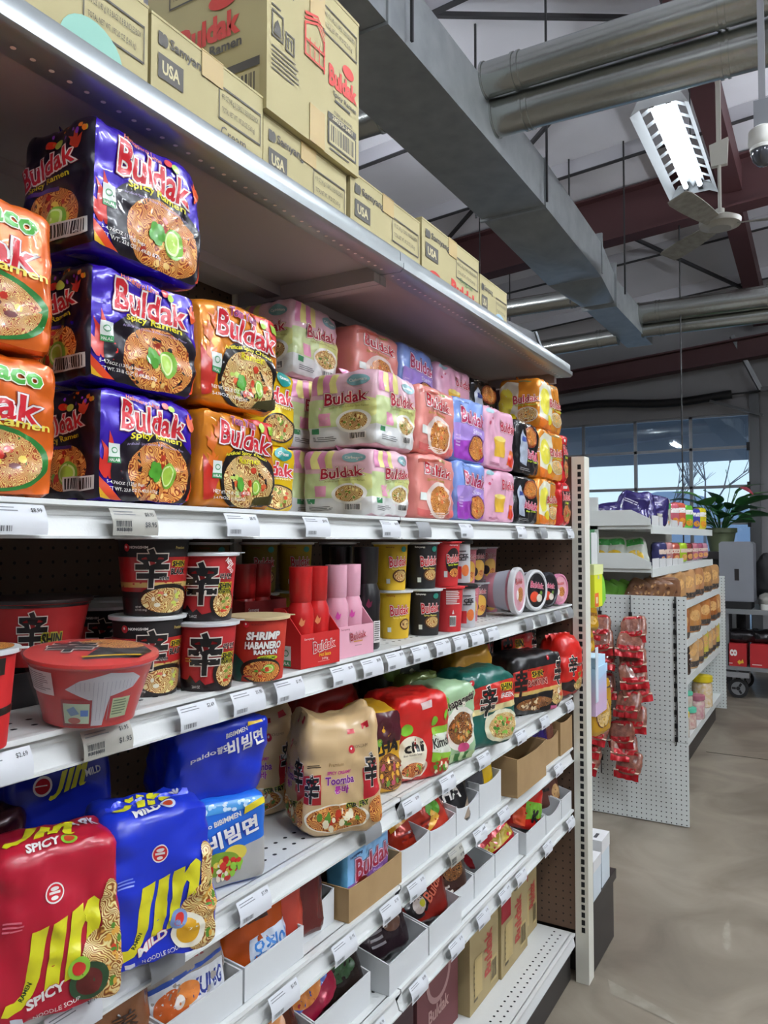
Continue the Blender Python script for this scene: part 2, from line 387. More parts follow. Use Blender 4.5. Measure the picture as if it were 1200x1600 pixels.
b.bar((10.35, .7, 3.02), (10.35, 1.3, 3.25), .03, .03, mat('track_steel', '', 0)); structure(b.build('trim_2'))
b = MB(); pts = []
for i in range(30):
    t = i / 29; pts.append((10.38, 3.25 - 2.2 * t, 3.315 + .03 * math.sin(t * 7) - .02 * t))
b.tube(pts, .055, BLACK, 10); b.bar((10.38, 1.15, 3.31), (10.4, .6, 3.33), .02, .02, BLACK)
tag(b.build('strip_curtain_roll'), 'long black rolled curtain tube fixed on the wall above the garage door windows', 'curtain tube')
# outdoors
b = MB(); b.box(10.7, 120, -80, 80, -.3, -.1, mat('forecourt', '#c9ccce', .8)); structure(b.build('ground'))
b = MB(); b.box(10.7, 18.4, -10, 14, 3.25, 3.55, mat('canopy_soffit', '#6c6e76', .7)); structure(b.build('exterior_canopy'))
b = MB(); rr = random.Random(2); vs = []; n = 40
for i in range(n + 1):
    y = -20 + 90 * i / n; vs += [(85, y, -.2), (85, y, 5 + 1.3 * math.sin(i * .5) + rr.uniform(-.4, .4)), (100, y, 3)]
fs = []
for i in range(n): a = i * 3; fs += [(a, a + 1, a + 4, a + 3), (a + 1, a + 2, a + 5, a + 4)]
b.add(vs, fs, mat('far_hill', '#a3adbd', .9)); structure(b.build('hill'))
BARK = mat('bare_bark', '#6d6a6c', .9)
def bare_tree(x, y, h, seed, label):
    b = MB(); r = random.Random(seed)
    def br(p, d, l, rad, k):
        q = p + d * l; b.tube([p, q], rad * .5, BARK, 5, rad * .3)
        if k == 0: return
        for i in range(3):
            e = (d + Vector((r.uniform(-.7, .7), r.uniform(-.7, .7), r.uniform(-.1, .5)))).normalized(); br(q, e, l * r.uniform(.6, .8), rad * .6, k - 1)
    br(Vector((0, 0, 0)), Vector((0, 0, 1)), h * .3, h * .02, 4)
    tag(b.build('bare_tree', loc=(x, y, -.1)), label, 'tree', 'bare trees outside')
bare_tree(33, 4.4, 8, 1, 'bare tree outdoors seen through the glass just right of the potted plant')
bare_tree(36, 6.6, 7, 4, 'bare tree outdoors seen behind the leaves of the potted plant')

# ---------------- overhead ----------------
t = thing('air_duct', 'large rectangular galvanised air duct narrowing in steps under the roof', 'duct', (3, 1.7, 3.57))
def loft(mb, secs, m, caps=True):
    vs = []; n = len(secs[0])
    for s in secs: vs += s
    fs = []
    for i in range(len(secs) - 1):
        for k in range(n): fs.append((i * n + k, (i + 1) * n + k, (i + 1) * n + (k + 1) % n, i * n + (k + 1) % n))
    if caps: fs.append(tuple(range(n))); fs.append(tuple(range((len(secs) - 1) * n, len(secs) * n))[::-1])
    mb.add(vs, fs, m)
def sec(x, y0, y1, z0, z1): return [(x - 3, y0 - 1.7, z0 - 3.57), (x - 3, y1 - 1.7, z0 - 3.57), (x - 3, y1 - 1.7, z1 - 3.57), (x - 3, y0 - 1.7, z1 - 3.57)]
b = MB(); loft(b, [sec(-3.9, 1.5, 1.92, 3.57, 3.86), sec(4.55, 1.5, 1.92, 3.57, 3.86)], STEEL); b.build('main_section', t, fix=True)
for x in (.6, 2.6, 4.55, 5.9, 6.6):
    b = MB(); b.add(*(lambda s1, s2: (s1 + s2, [(0, 4, 5, 1), (1, 5, 6, 2), (2, 6, 7, 3), (3, 7, 4, 0), (0, 1, 2, 3), (7, 6, 5, 4)]))(sec(x - .012, 1.49 if x < 6 else 1.55, 1.93 if x < 6 else 1.85, 3.555 if x < 6.5 else 3.49, 3.87), sec(x + .012, 1.49 if x < 6 else 1.55, 1.93 if x < 6 else 1.85, 3.555 if x < 6.5 else 3.49, 3.87)), STEEL); b.build('duct_flange', t, fix=True)
b = MB()   # creased transition: bottom split along diagonals
A = sec(4.55, 1.5, 1.92, 3.57, 3.86); B_ = sec(5.9, 1.5, 1.92, 3.53, 3.8); mid = (5.05 - 3, 1.66 - 1.7, 3.44 - 3.57)
b.add(A + B_ + [mid], [(0, 8, 1), (1, 8, 5), (5, 8, 4), (4, 8, 0), (1, 5, 6, 2), (2, 6, 7, 3), (3, 7, 4, 0)], STEEL)
C_ = sec(6.6, 1.57, 1.85, 3.53, 3.78); m2 = (6.2 - 3, 1.7 - 1.7, 3.42 - 3.57)
b.add(B_ + C_ + [m2], [(0, 8, 1), (1, 8, 5), (5, 8, 4), (4, 8, 0), (1, 5, 6, 2), (2, 6, 7, 3), (3, 7, 4, 0)], STEEL)
b.build('transition', t, fix=True)
b = MB(); loft(b, [sec(6.6, 1.56, 1.82, 3.5, 3.74), sec(8.0, 1.53, 1.78, 3.47, 3.7)], STEEL); b.build('end_section', t, fix=True)
ROD = mat('hanger_rod', '#2c2c2e', .5)
for x in (2.75, 4.5, 6.55):
    for y in (1.47, 1.94):
        b = MB(); b.bar((x - 3, y - 1.7, 0), (x - 3, y - 1.7, rz_(x, y) - 3.57), .012, .012, ROD); b.build('hanger_rod', t)
def spiral(label, x, z, r, y0, y1, dz=0, dx=0):
    o = Vector((x, y0, z)); t = thing('spiral_duct', label, 'duct', o, 0, 'spiral ducts branching off the main duct')
    b = MB(); e = Vector((dx, y1 - y0, dz)); b.tube([(0, 0, 0), e], r, SPIRAL, 36); b.build('pipe', t)
    b = MB(); n = 24; dn = e.normalized()
    for L in (.0, .16, .19, 1.1, 1.13):
        c = dn * (L + .004); b = MB(); b.tube([c - dn * .006, c + dn * .006], r + .006, SPIRAL, 36); b.build('seam_ring', t)
    for f in (.3, .72):
        b = MB(); c = e * f; b.bar(c, c + Vector((0, 0, rz_(x, y0 + e.y * f) - z - f * dz)), .01, .01, ROD); b.tube([c - dn * .012, c + dn * .012], r + .003, ROD, 36)
        b.build('hanger', t)
    return t
spiral('upper spiral duct of the nearer pair, branching right from the big duct', 3.60, 3.86, .085, 1.5, -4, -.06)
spiral('lower spiral duct of the nearer pair, with a jointed collar at the big duct', 3.75, 3.74, .1, 1.5, -4, -.1)
spiral('spiral duct left of the big duct, half hidden behind the tall carton', 3.6, 3.85, .085, 1.93, 5.5)
spiral('upper spiral duct of the far pair near the garage door wall', 7.5, 3.66, .1, 1.56, -4, -.05)
spiral('thinner lower spiral duct of the far pair near the garage door wall', 7.62, 3.53, .07, 1.55, -4, -.05)
spiral('spiral duct running left from the end of the big duct, above the carton row', 6.9, 3.72, .085, 1.84, 5.5)
spiral('lowest spiral duct running left beneath the end of the big duct', 7.6, 3.5, .085, 1.78, 5.5, -.14)
ADDED_TUBE = mat('added_lamp_tube', '#f2f8ff', .3, emit=ADDED_TUBE_POWER); TUBE2 = mat('dimmed_lamp_tube', '#eef6ff', .3, emit=2.2); FIXW = mat('fixture_enamel', '#d9dee0', .35)  # strong tubes for the added lamps, dimmed ones for the seen fixture
def fixture(x, y, label, z=3.9, bare=True):
    t = thing('ceiling_light', label, 'light', (x, y, z), 0, 'twin tube fluorescent fittings')
    b = MB(); L = .62
    # reflector: centre tray and two slotted, sloping wings
    b.box(-L, L, -.05, .05, .06, .09, FIXW); b.prism([(-.02, .06), (.02, .06), (0, .028)], 'x', -L, L, FIXW)
    for s in (() if bare else (-1, 1)):
        q = [(s * .05, .065), (s * .072, .052)]; w_ = [(s * .118, .026), (s * .155, -.04)]
        def strip(p, r_, x0, x1): b.add([(x0, p[0], p[1]), (x1, p[0], p[1]), (x1, r_[0], r_[1]), (x0, r_[0], r_[1])], [(0, 1, 2, 3)], FIXW)
        strip(q[0], q[1], -L, L); strip(w_[0], w_[1], -L, L)
        n = 9; cell = 2 * L / n
        for i in range(n + 1):
            c = -L + i * cell; strip(q[1], w_[0], max(-L, c - .02), min(L, c + .02))
    b.build('reflector', t)
    k = .4 if bare else 1
    for s in (-1, 1): b = MB(); b.prism([(-.155 * k, -.04), (-.1 * k, .06), (.1 * k, .06), (.155 * k, -.04), (.1 * k, -.012), (-.1 * k, -.012)], 'x', s * L, s * (L + .004), FIXW); b.build('end_plate', t)
    for s in (-1, 1):
        b = MB(); b.tube([(-.58, s * .045, .025), (.58, s * .045, .025)], .0165, ADDED_TUBE if bare else TUBE2, 12); u = b.build('tube', t)
        for e in (-1, 1): b = MB(); b.box(e * .6 - .02, e * .6 + .02, s * .045 - .014, s * .045 + .014, .005, .06, mat('lamp_socket', '#3c3c40', .5)); b.build('socket', u)
    for s in (-1, 1):
        b = MB(); b.bar((s * .5, 0, .09), (s * .5, 0, rz_(x, y) - z), .008, .008, ROD); b.build('hanger', t)
names = ['lit twin tube ceiling light with slotted reflector hanging above the fan', 'added unseen ceiling light over the aisle in front of the shelving', 'added unseen ceiling light nearest the viewer over the aisle',
         'added unseen ceiling light over the aisle beyond the pegboard gondola end', 'added unseen ceiling light over the middle of the shop floor, farther from the viewer', 'added unseen ceiling light over the middle of the shop floor, nearer the viewer', 'added unseen ceiling light over the next aisle', 'added unseen ceiling light at the back of the next aisle', 'added unseen ceiling light over the next aisle near the windows',
         'added unseen ceiling light behind the ramen shelving', 'added unseen ceiling light behind the far end of the ramen shelving', 'added unseen ceiling light at the back of the shop']
for (x, y), nm in zip(FIXTURES, names): fixture(x, y, nm, bare=(x, y) != FIXTURES[0])
# ceiling fan
FANM = mat('fan_cream', '#a9a69c', .45)
t = thing('ceiling_fan', 'dusty cream ceiling fan with three blades hanging below the red beam', 'fan', (5.6, .62, 3.65))
b = MB(); b.lathe([(0, -.035), (.07, -.035), (.085, -.02), (.13, -.012), (.135, .02), (.09, .045), (.03, .06), (.03, .1), (0, .1)], FANM, 32); b.build('motor_housing', t)
b = MB(); b.tube([(0, 0, .1), (0, 0, .42)], .012, FANM, 10); b.build('downrod', t)
b = MB(); b.prism([(-.05, .4), (.05, .4), (.06, .55), (-.06, .58)], 'x', -.02, .02, FANM); b.bar((0, 0, .55), (0, 0, 1.2), .03, .03, FANM); b.build('canopy', t)
for a in (163, 43, 283):
    b = MB(); n = 10; vs = []
    for i in range(n + 1):
        s_ = i / n; L_ = .1 + .52 * s_; w_ = .045 + .03 * math.sin(min(1, s_ * 1.3) * math.pi / 2); 
        if s_ > .93: w_ *= .8
        for q in (-1, 1):
            for z in (0, .006): vs.append((L_, q * w_, .0 + q * .018 - z))
    fs = []
    for i in range(n):
        p = i * 4; q = p + 4
        fs += [(p, q, q + 2, p + 2), (p + 1, p + 3, q + 3, q + 1), (p, p + 1, q + 1, q), (p + 2, q + 2, q + 3, p + 3)]
    fs += [(0, 2, 3, 1), (n * 4, n * 4 + 1, n * 4 + 3, n * 4 + 2)]
    b.add(vs, fs, mat('fan_blade', '#9c998f', .5, var='#7c796f', vscale=20)); b.build('blade', t, rot=(0, 0, R(a)))
# security camera on a pole
CAMW = mat('camera_white', '#d2d2cc', .4)
t = thing('security_camera', 'white dome security camera hanging on a grey pole at upper right', 'camera', (3.55, .222, 3.1))
b = MB(); b.bar((0, 0, .24), (0, 0, rz_(3.55, .2) - 3.1), .026, .026, mat('pole_grey', '#8b8c90', .4, .5)); b.build('pole', t)
b = MB(); b.box(-.025, .025, -.032, .032, .13, .25, mat('bracket_grey', '#83858a', .4, .5)); b.build('bracket', t)
b = MB(); b.lathe([(0, .14), (.035, .14), (.055, .125), (.058, .075), (.05, .055), (.045, .05)], CAMW, 32); b.build('housing', t)
b = MB(); b.lathe([(.046, .055), (.048, .03), (.04, 0), (.022, -.022), (0, -.028)], mat('dome_smoke', '#3c3e44', .06, coat=1), 32); b.build('dome', t)
b = MB(); b.lathe([(.046, .058), (.052, .052), (.05, .04), (.046, .04)], CAMW, 32); b.build('trim_ring', t)
# loose cable and data line
b = MB(); b.tube([(7.45, 1.175, 4.42), (7.45, 1.175, 2.6), (7.45, 1.175, .01)], .007, BLACK, 6); tag(b.build('drop_cable'), 'thin black cable hanging straight down in front of the garage door', 'cable')
b = MB(); b.tube([(3.6 + .12 * i, 1.9 - .4 * i, 4.62 + .012 * i + .012 * math.sin(i * 2)) for i in range(7)], .009, mat('blue_cable', '#3a52b0', .5), 6); b.tube([(3.63 + .12 * i, 1.9 - .4 * i, 4.63 + .012 * i + .012 * math.sin(i * 2 + 1)) for i in range(7)], .009, mat('blue_cable', '', 0), 6)
tag(b.build('data_cable'), 'pair of blue data cables slung under the roof at top', 'cable')

# ---------------- ramen shelving ----------------
FY = .78            # front of the shelf lips
XA, XB, XC = .19, 1.405, 2.63   # bay joints
SH = {'S2': 1.548, 'S3': 1.28, 'S4': .968, 'S5': .79, 'S6': .58}
BACK = 1.22
PEG = pegboard('brown_pegboard', '#5f4b3c', .0254, .003, 'XZ', .7, var='#54402f', hole='#1a120c')
def shelf(parent, name, x0, x1, z, holes=True):
    b = MB()
    b.box(x0, x1, FY + .012, BACK, z - .018, z, WHITE)
    if holes:
        for row, yy in enumerate((FY + .045, FY + .075)):
            x = x0 + .02 + row * .0135
            while x < x1 - .02:
                b.add([(x + .0045 * math.cos(a), yy + .0038 * math.sin(a), z + .0004) for a in [2 * math.pi * k / 8 for k in range(8)]], [tuple(range(8))], mat('slot_dark', '#17181a', .9)); x += .027
    o = b.build(name, parent)
    b = MB()  # price rail: nosing, sloping face, toe
    b.prism([(FY + .014, z), (FY + .001, z), (FY + .0, z - .006), (FY + .017, z - .008), (FY + .004, z - .043), (FY - .003, z - .043), (FY - .003, z - .046), (FY + .02, z - .046)], 'x', x0 + .001, x1 - .001, WHITE)
    b.build('price_rail', o, fix=True)
    return o
def unit(label, x0, x1, ups):
    t = thing('shelving_unit', label, 'shelving', (0, 0, 0), 0, 'ramen shelving bays')
    P = {}
    for k, z in SH.items(): P[k] = shelf(t, 'shelf', x0, x1, z)
    # canopy shelf on top
    b = MB(); z = 2.07
    b.box(x0, x1, FY + .02, BACK, z + .012, z + .03, mat('canopy_enamel', '#a9a09e', .5)); b.box(x0, x1, FY + .3, FY + .34, z - .012, z + .012, mat('canopy_enamel', '', 0))
    o = b.build('top_shelf', t)
    for xx in (x0 + .012, x1 - .012): b = MB(); b.box(xx - .012, xx + .012, FY + .05, BACK, z - .02, z + .012, mat('canopy_enamel', '', 0)); b.build('bracket', o)
    LIP = mat('lip_metal', '#9ba1a2', .32, .6)
    b = MB(); b.prism([(FY + .02, z + .03), (FY + .004, z + .045), (FY, z + .04), (FY, z + .022), (FY - .008, z + .016), (FY - .008, z + .004), (FY, z - .002), (FY + .05, z), (FY + .05, z + .006), (FY + .02, z + .012)], 'x', x0, x1, LIP)
    o2 = b.build('front_lip', o, fix=True)
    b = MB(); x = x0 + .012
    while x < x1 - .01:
        b.add([(x + .0035 * math.cos(a), FY + .026 + .0035 * math.sin(a), z - .0025) for a in [-2 * math.pi * k / 8 for k in range(8)]], [tuple(range(8))], mat('hole_light_paint', '#f6e9e2', .5)); x += .0254  # pale discs; light shining through the holes is put into their colour
    b.build('painted_hole_light_row', o)
    # base deck, kick plate, back
    b = MB(); b.box(x0, x1, FY + .012, BACK, .145, .164, WHITE)
    for row, yy in enumerate((FY + .04, FY + .065)):
        x = x0 + .02 + row * .0135
        while x < x1 - .02:
            b.add([(x + .004 * math.cos(a), yy + .0038 * math.sin(a), .1644) for a in [2 * math.pi * k / 8 for k in range(8)]], [tuple(range(8))], mat('slot_dark', '', 0)); x += .027
    b.prism([(FY + .014, .164), (FY, .164), (FY, .156), (FY + .008, .155), (FY, .122), (FY + .02, .122)], 'x', x0 + .001, x1 - .001, WHITE); b.build('base_deck', t)
    b = MB(); b.box(x0, x1, FY + .018, FY + .03, .004, .105, DARK); o = b.build('kick_plate', t); b = MB(); b.box(x0, x1, FY + .014, FY + .03, .094, .104, mat('kick_edge', '#5f5e60', .4)); b.build('top_edge', o)
    b = MB(); b.box(x0, x1, BACK, BACK + .012, .12, 2.1, PEG); b.build('back_panel', t)
    for xx in ups:
        b = MB(); b.box(xx - .014, xx + .014, BACK - .012, BACK + .04, 0, 2.1, CREAM); b.build('upright', t)
    return t, P
U1, P1 = unit('nearer bay of white ramen shelving, with purple foil packs and red cups', XA, XB, (XA, XB - .016))
U2, P2 = unit('farther bay of white ramen shelving, reaching the slotted cream post', XB + .002, XC - .002, (XC - .018,))
TG = mat('tag_paper', '#d3d6da', .5); TGI = mat('tag_print', '#3a3c40', .6); TGH = mat('tag_holder', '#a8a69c', .4); TGG = mat('tag_grey', '#86888a', .5)
def tagmesh(kind, price):
    b = MB(); w, h = .074, .034; n = 6; vs = []; tilt = .009
    m = {'n': TG, 'h': TGH, 'g': TGG}[kind]
    if kind == 'g': w = .06
    F = lambda u, v, l=0: (u, -.004 - l - .004 * math.sin(math.pi * v / h) + tilt * (v / h - 1) * .9, v)
    for i in range(n + 1):
        for s in (-1, 1): vs.append(F(s * w / 2, h * i / n))
    b.add(vs, [(2 * i, 2 * i + 1, 2 * i + 3, 2 * i + 2) for i in range(n)], m)
    a = Art(w, h, 9)
    if kind != 'g':
        a.lines(.06, .7, .6, .9, 2, mat('tag_small_print', '#7a7d82', .6), .32); a.text(price, .84, .8, .16, TGI, bold=.01); a.bars(.06, .08, .42, .32, TGI, m, 4)
        if kind == 'h': a.bars(.05, .12, .42, .6, TGI, m, 7); a.text(price, .83, .4, .22, TGI, bold=.01)
    a.put(b, lambda x, z, l: F(x - w / 2, z, l), .0003, .0001)
    return b
TM = {}
def price(shelf_, x, z, kind='n', pr='$8.95'):
    k = (kind, pr)
    if k not in TM: TM[k] = tagmesh(*k).build('price_tag', shelf_)
    o = TM[k]
    if TM[k].get('used'): o = TM[k].copy(); COL.objects.link(o)
    TM[k]['used'] = 1; o.parent = shelf_; o.location = (x, FY, z - .042)
TAGS = {'S2': [(.523, 'n', '$8.99'), (.688, 'h', '$8.95'), (.896, 'n', '$8.95'), (1.091, 'n', '$8.95'), (1.348, 'n', '$8.95'), (1.495, 'g', ''), (1.72, 'n', '$8.95'), (2.105, 'n', '$8.95'), (2.3, 'g', ''), (2.58, 'n', '$8.95')],
        'S3': [(.51, 'n', '$2.69'), (.65, 'h', '$1.95'), (.806, 'n', '$2.69'), (.913, 'n', '$1.95'), (1.016, 'n', '$1.95'), (1.175, 'n', '$8.99'), (1.277, 'n', '$8.99'), (1.369, 'n', '$8.99'), (1.477, 'n', '$2.69'), (1.587, 'n', '$2.69'), (1.684, 'n', '$2.69'), (1.783, 'n', '$2.69'), (1.887, 'n', '$2.69'), (2.161, 'g', ''), (2.29, 'g', ''), (2.435, 'g', ''), (2.57, 'g', '')],
        'S4': [(.608, 'n', '$7.99'), (.751, 'g', ''), (.93, 'n', '$7.99'), (1.277, 'g', ''), (1.438, 'n', '$7.99'), (1.612, 'n', '$7.99'), (1.823, 'n', '$7.99'), (2.092, 'n', '$7.99'), (2.298, 'n', '$7.99'), (2.56, 'n', '$7.99')],
        'S5': [(1.006, 'n', '$1.95'), (1.182, 'n', '$1.95'), (1.348, 'n', '$1.95'), (1.46, 'n', '$1.95'), (1.657, 'h', '$1.95'), (1.798, 'n', '$1.95'), (1.958, 'n', '$1.95'), (2.43, 'n', '$1.95')],
        'S6': [(1.29, 'n', '$1.95'), (1.468, 'n', '$1.95'), (1.657, 'n', '$1.95'), (1.815, 'n', '$1.95'), (1.962, 'n', '$1.95'), (2.085, 'n', '$1.95'), (2.319, 'n', '$1.95'), (2.56, 'n', '$1.95')]}
for k, L_ in TAGS.items():
    for x, kd, pr in L_: price((P1 if x < XB else P2)[k], x, SH[k], kd, pr or '-')

# end-cap stand with the slotted post
t = thing('endcap_stand', 'cream end stand with tall slotted post and black base closing the ramen shelving', 'display stand', (2.66, .735, 0))
b = MB(); b.box(-.028, .032, 0, .045, 0, 1.79, CREAM)
z = .17
while z < 1.75:
    b.box(-.0288, -.027, .012, .024, z, z + .017, mat('slot_dark', '', 0)); b.box(.0312, .0328, .012, .024, z, z + .017, mat('slot_dark', '', 0)); z += .0254
b.build('post', t)
b = MB(); b.box(-.028, .032, .95, 1.0, 0, 1.79, CREAM); b.build('post', t)
b = MB(); b.box(-.022, -.012, .045, .95, .17, 1.79, pegboard('brown_end_pegboard', '#6a5443', .0254, .003, 'YZ', .7, var='#5d4636', hole='#1a120c')); b.build('back_panel', t)
b = MB(); b.box(.034, .33, .005, .95, .005, .24, DARK); b.prism([(.0, .215), (.95, .215), (.95, .25), (.0, .25)], 'x', .034, .355, DARK); b.build('base', t)
for zz in (.6, .98, 1.34):
    b = MB(); b.box(.034, .06, .03, .95, zz, zz + .02, CREAM); b.build('hook_bar', t)

# ---------------- pack artwork ----------------
W_ = '#e9e6e0'; RED = '#c8202c'; YEL = '#e8dc28'; K = '#121012'; GRN = '#3f9e3a'; LIME = '#a9cf4a'
I = ink
def flame(A, u, v, w, h, c, flip=1):
    pts = [(0, 0), (-.35, .25), (-.3, .55), (-.5, .8), (-.1, .62), (-.05, 1.0), (.2, .7), (.15, .5), (.42, .72), (.3, .3), (.15, 0)]
    A.poly([(u + flip * x * w, v + y * h) for x, y in pts], I(c))
def halal(A, u, v, w, h):
    A.rect(u, v, u + w, v + h, I('#dfe5df')); A.rect(u, v, u + w, v + h * .3, I('#2f8a4c')); A.text('HALAL', u + w / 2, v + h * .15, h * .16, I(W_), w=w * .8, bold=.02)
    A.ell(u + w * .5, v + h * .64, w * .28, h * .17, I('#5aa070')); A.ell(u + w * .5, v + h * .64, w * .2, h * .11, I('#dfe5df'))
def lime(A, u, v, r, k=1.0):
    A.ell(u, v, r, r * k, I('#7db53a'), 20); A.ell(u - r * .08, v, r * .8, r * .8 * k, I('#d6e8a0'), 20); A.ell(u - r * .1, v, r * .62, r * .62 * k, I(LIME), 20)
def leaf(A, u, v, r, k=1.0):
    for a in (0, 60, 120, 200, 280): A.ell(u + r * .5 * math.cos(R(a)), v + r * .5 * k * math.sin(R(a)), r * .5, r * .5 * k, I('#4f9a2e'), 9)
def title(A, cu, cv, h, w, c=RED, o=W_, o2='#7d1420', rot=0, shear=.0, jig=.12, t='Buldak'):
    A.text(t, cu, cv, h, I(c), w=w, bold=.022, rot=rot, shear=shear, jig=jig, ol=(I(o), .045), ol2=(I(o2), .062))
def bits(A, cu, cv, ru, rv, cols, n, seed, s=.018):
    r = random.Random(seed)
    for i in range(n):
        a = r.uniform(0, 6.28); q = r.uniform(0, .8) ** .5; A.ell(cu + ru * q * math.cos(a), cv + rv * q * math.sin(a), s * r.uniform(.6, 1.4), s * r.uniform(.6, 1.4), I(r.choice(cols)), 7)
def bowl(A, cu, cv, ru, rv, plate, nd, seed=1, cols=('#b32a1c', '#d8b04a', '#6aa03a'), n=10, rim=1.12):
    if plate: A.ell(cu, cv, ru * rim, rv * rim, I(plate), 36)
    A.ell(cu, cv, ru, rv, nd, 36); bits(A, cu, cv, ru * .8, rv * .8, cols, n, seed, ru * .09)
def netwt(A, u, v, w, c=W_): A.lines(u, v, u + w, v + .07, 2, I(c), .6, 8)

def art_habanero(A, side=False):
    if side: A.rect(.0, .12, 1, .98, I('#150b22'))
    for u, h, f in ((.1, .42, 1), (.21, .32, -1), (.05, .25, 1)): flame(A, u, .2, .17, h, '#c8281e', f)
    A.ell(.57, .27, .46, .42, I('#130a18'), 40)
    bowl(A, .6, .27, .33, .31, None, N_ORANGE(), 3, ('#a8301a', '#e8c070'), 8)
    leaf(A, .54, .3, .08, 1.2); A.ell(.69, .27, .085, .125, I('#7db53a'), 20); A.ell(.675, .27, .065, .1, I('#d6e8a0'), 20); A.ell(.672, .27, .052, .082, I(LIME), 20)
    title(A, .53, .76, .24, .66, rot=-3); A.text('Spicy Ramen', .55, .615, .075, I(YEL), w=.52, bold=.02, arc=.3)
    A.text('Artificial Spicy Chicken & Habanero Lime Flavor', .56, .545, .028, I('#b9a8d8'), w=.6, arc=1.0)
    A.text('Habanero Lime', .42, .93, .05, I('#d8701e'), w=.36, bold=.015, rot=-4)
    A.ell(.66, .93, .035, .035, I('#c8202c'), 14); A.ell(.72, .905, .035, .035, I(LIME), 14)
    halal(A, .08, .34, .1, .17); A.text('5-4.76OZ (135g) Bags', .25, .17, .035, I(W_), w=.36, bold=.01); A.text('NET WT. 23.8 OZ (1.49LB) 675g', .32, .115, .04, I(W_), w=.52, bold=.01)
    A.poly([(.0, .02), (.2, .02), (.08, .14), (0, .2)], I('#d8451e')); A.poly([(.0, .02), (.1, .02), (0, .1)], I('#e0b024'))
    flame(A, .93, .72, .12, .2, '#d85020', -1); A.poly([(.93, .03), (1, .03), (1, .3)], I('#d8451e'))
def art_habanero_side(A):
    A.rect(.0, .02, 1, 1, I('#140b20')); bowl(A, .5, .3, .34, .2, None, N_ORANGE(), 5); lime(A, .56, .25, .14, .75)
    title(A, .42, .68, .17, .74, rot=10); A.text('Spicy Ramen', .45, .55, .06, I('#c8b820'), w=.55, bold=.02, rot=8)
    A.rect(.15, .47, .6, .5, I('#4a2c78')); A.bars(.5, .1, .95, .22, I(K), I('#cfcdc8'), 5); flame(A, .8, .75, .2, .13, '#c8402a'); A.ell(.45, .84, .07, .035, I('#d8301e')); A.ell(.56, .83, .06, .04, I('#b8c850'))
    bits(A, .6, .9, .4, .1, ('#d8701e', '#b8a030', '#8a3ac0'), 14, 4, .018)
def art_taco(A):
    bowl(A, .5, .26, .4, .22, '#2c7a34', N_TACO(), 7, ('#c03020', '#e8d060', '#4f8a2e', '#6a1a18'), 26, 1.13)
    title(A, .47, .66, .21, .8, rot=-5); A.text('Taco', .66, .88, .14, I('#4fae3c'), w=.42, bold=.03, ol=(I('#eef2d8'), .04), rot=-6)
    A.text('Spicy Ramen', .58, .525, .085, I('#f0dc5a'), w=.72, bold=.02, rot=-2); A.ell(.2, .86, .12, .08, I('#d8401c')); A.ell(.2, .86, .07, .04, I('#6a9a2e'))
def art_tomyum(A):
    A.poly([(.62, 1), (1, 1), (1, .62), (.85, .82)], I('#c8201c')); A.poly([(0, .55), (.2, .3), (.12, .1), (0, .05)], I('#b8281a'))
    for u, v in ((.12, .5), (.1, .68), (.18, .8)): flame(A, u, v - .1, .16, .2, '#d86a1a')
    A.ell(.6, .3, .39, .38, I('#171010'), 40); bowl(A, .6, .28, .34, .3, None, N_CREAM(), 11, ('#c83a1c', '#b8d060', '#e8b870', '#d86030'), 22)
    lime(A, .72, .24, .06, 1.5); leaf(A, .48, .26, .07, 1.2)
    title(A, .56, .75, .22, .72, rot=-6); A.text('Tom Yum', .52, .92, .09, I('#6a1a50'), w=.34, bold=.03, ol=(I('#d84a8a'), .04), rot=-5)
    A.text('Artificial Spicy Chicken', .57, .595, .05, I(YEL), w=.6, bold=.02, arc=.9); A.text('Ramen', .62, .525, .07, I(YEL), w=.28, bold=.02)
    halal(A, .12, .3, .11, .18); A.text('NET WT. 23.8 OZ (1.49 LB)', .36, .16, .045, I(W_), w=.5, bold=.01); A.text('5-4.76OZ (135g)X5', .34, .1, .04, I(W_), w=.42, bold=.01)
    A.poly([(.62, .02), (1, .05), (1, .18), (.7, .12)], I('#3a3414'))
    A.ell(.78, .9, .04, .05, I(LIME)); A.rect(.88, .84, .99, .93, I('#8aae2e'))
def art_cheese_yellow(A):
    bowl(A, .6, .24, .33, .17, '#3a2c22', N_CREAM(), 13, ('#f2e6a0', '#c84a20', '#7a9a3a'), 14, 1.12)
    title(A, .5, .67, .22, .88, rot=-3); A.ell(.72, .9, .17, .1, I('#1f8a84')); A.text('Cheese', .72, .9, .05, I(W_), w=.22, bold=.02)
    A.text('Spicy Ramen', .5, .52, .055, I('#fff2a0'), w=.74, bold=.01); A.lines(.1, .01, .6, .06, 2, I('#a88a1a'))
def stripes(A, u0, u1, v0, v1, cols):
    n = len(cols)
    for i, c in enumerate(cols):
        a = u0 + (u1 - u0) * i / n; b = u0 + (u1 - u0) * (i + 1) / n
        A.poly([(a + .02, v1), (b + .02, v1), (b - .01, (v0 + v1) / 2), (b + .015, v0), (a + .015, v0), (a - .01, (v0 + v1) / 2)], I(c))
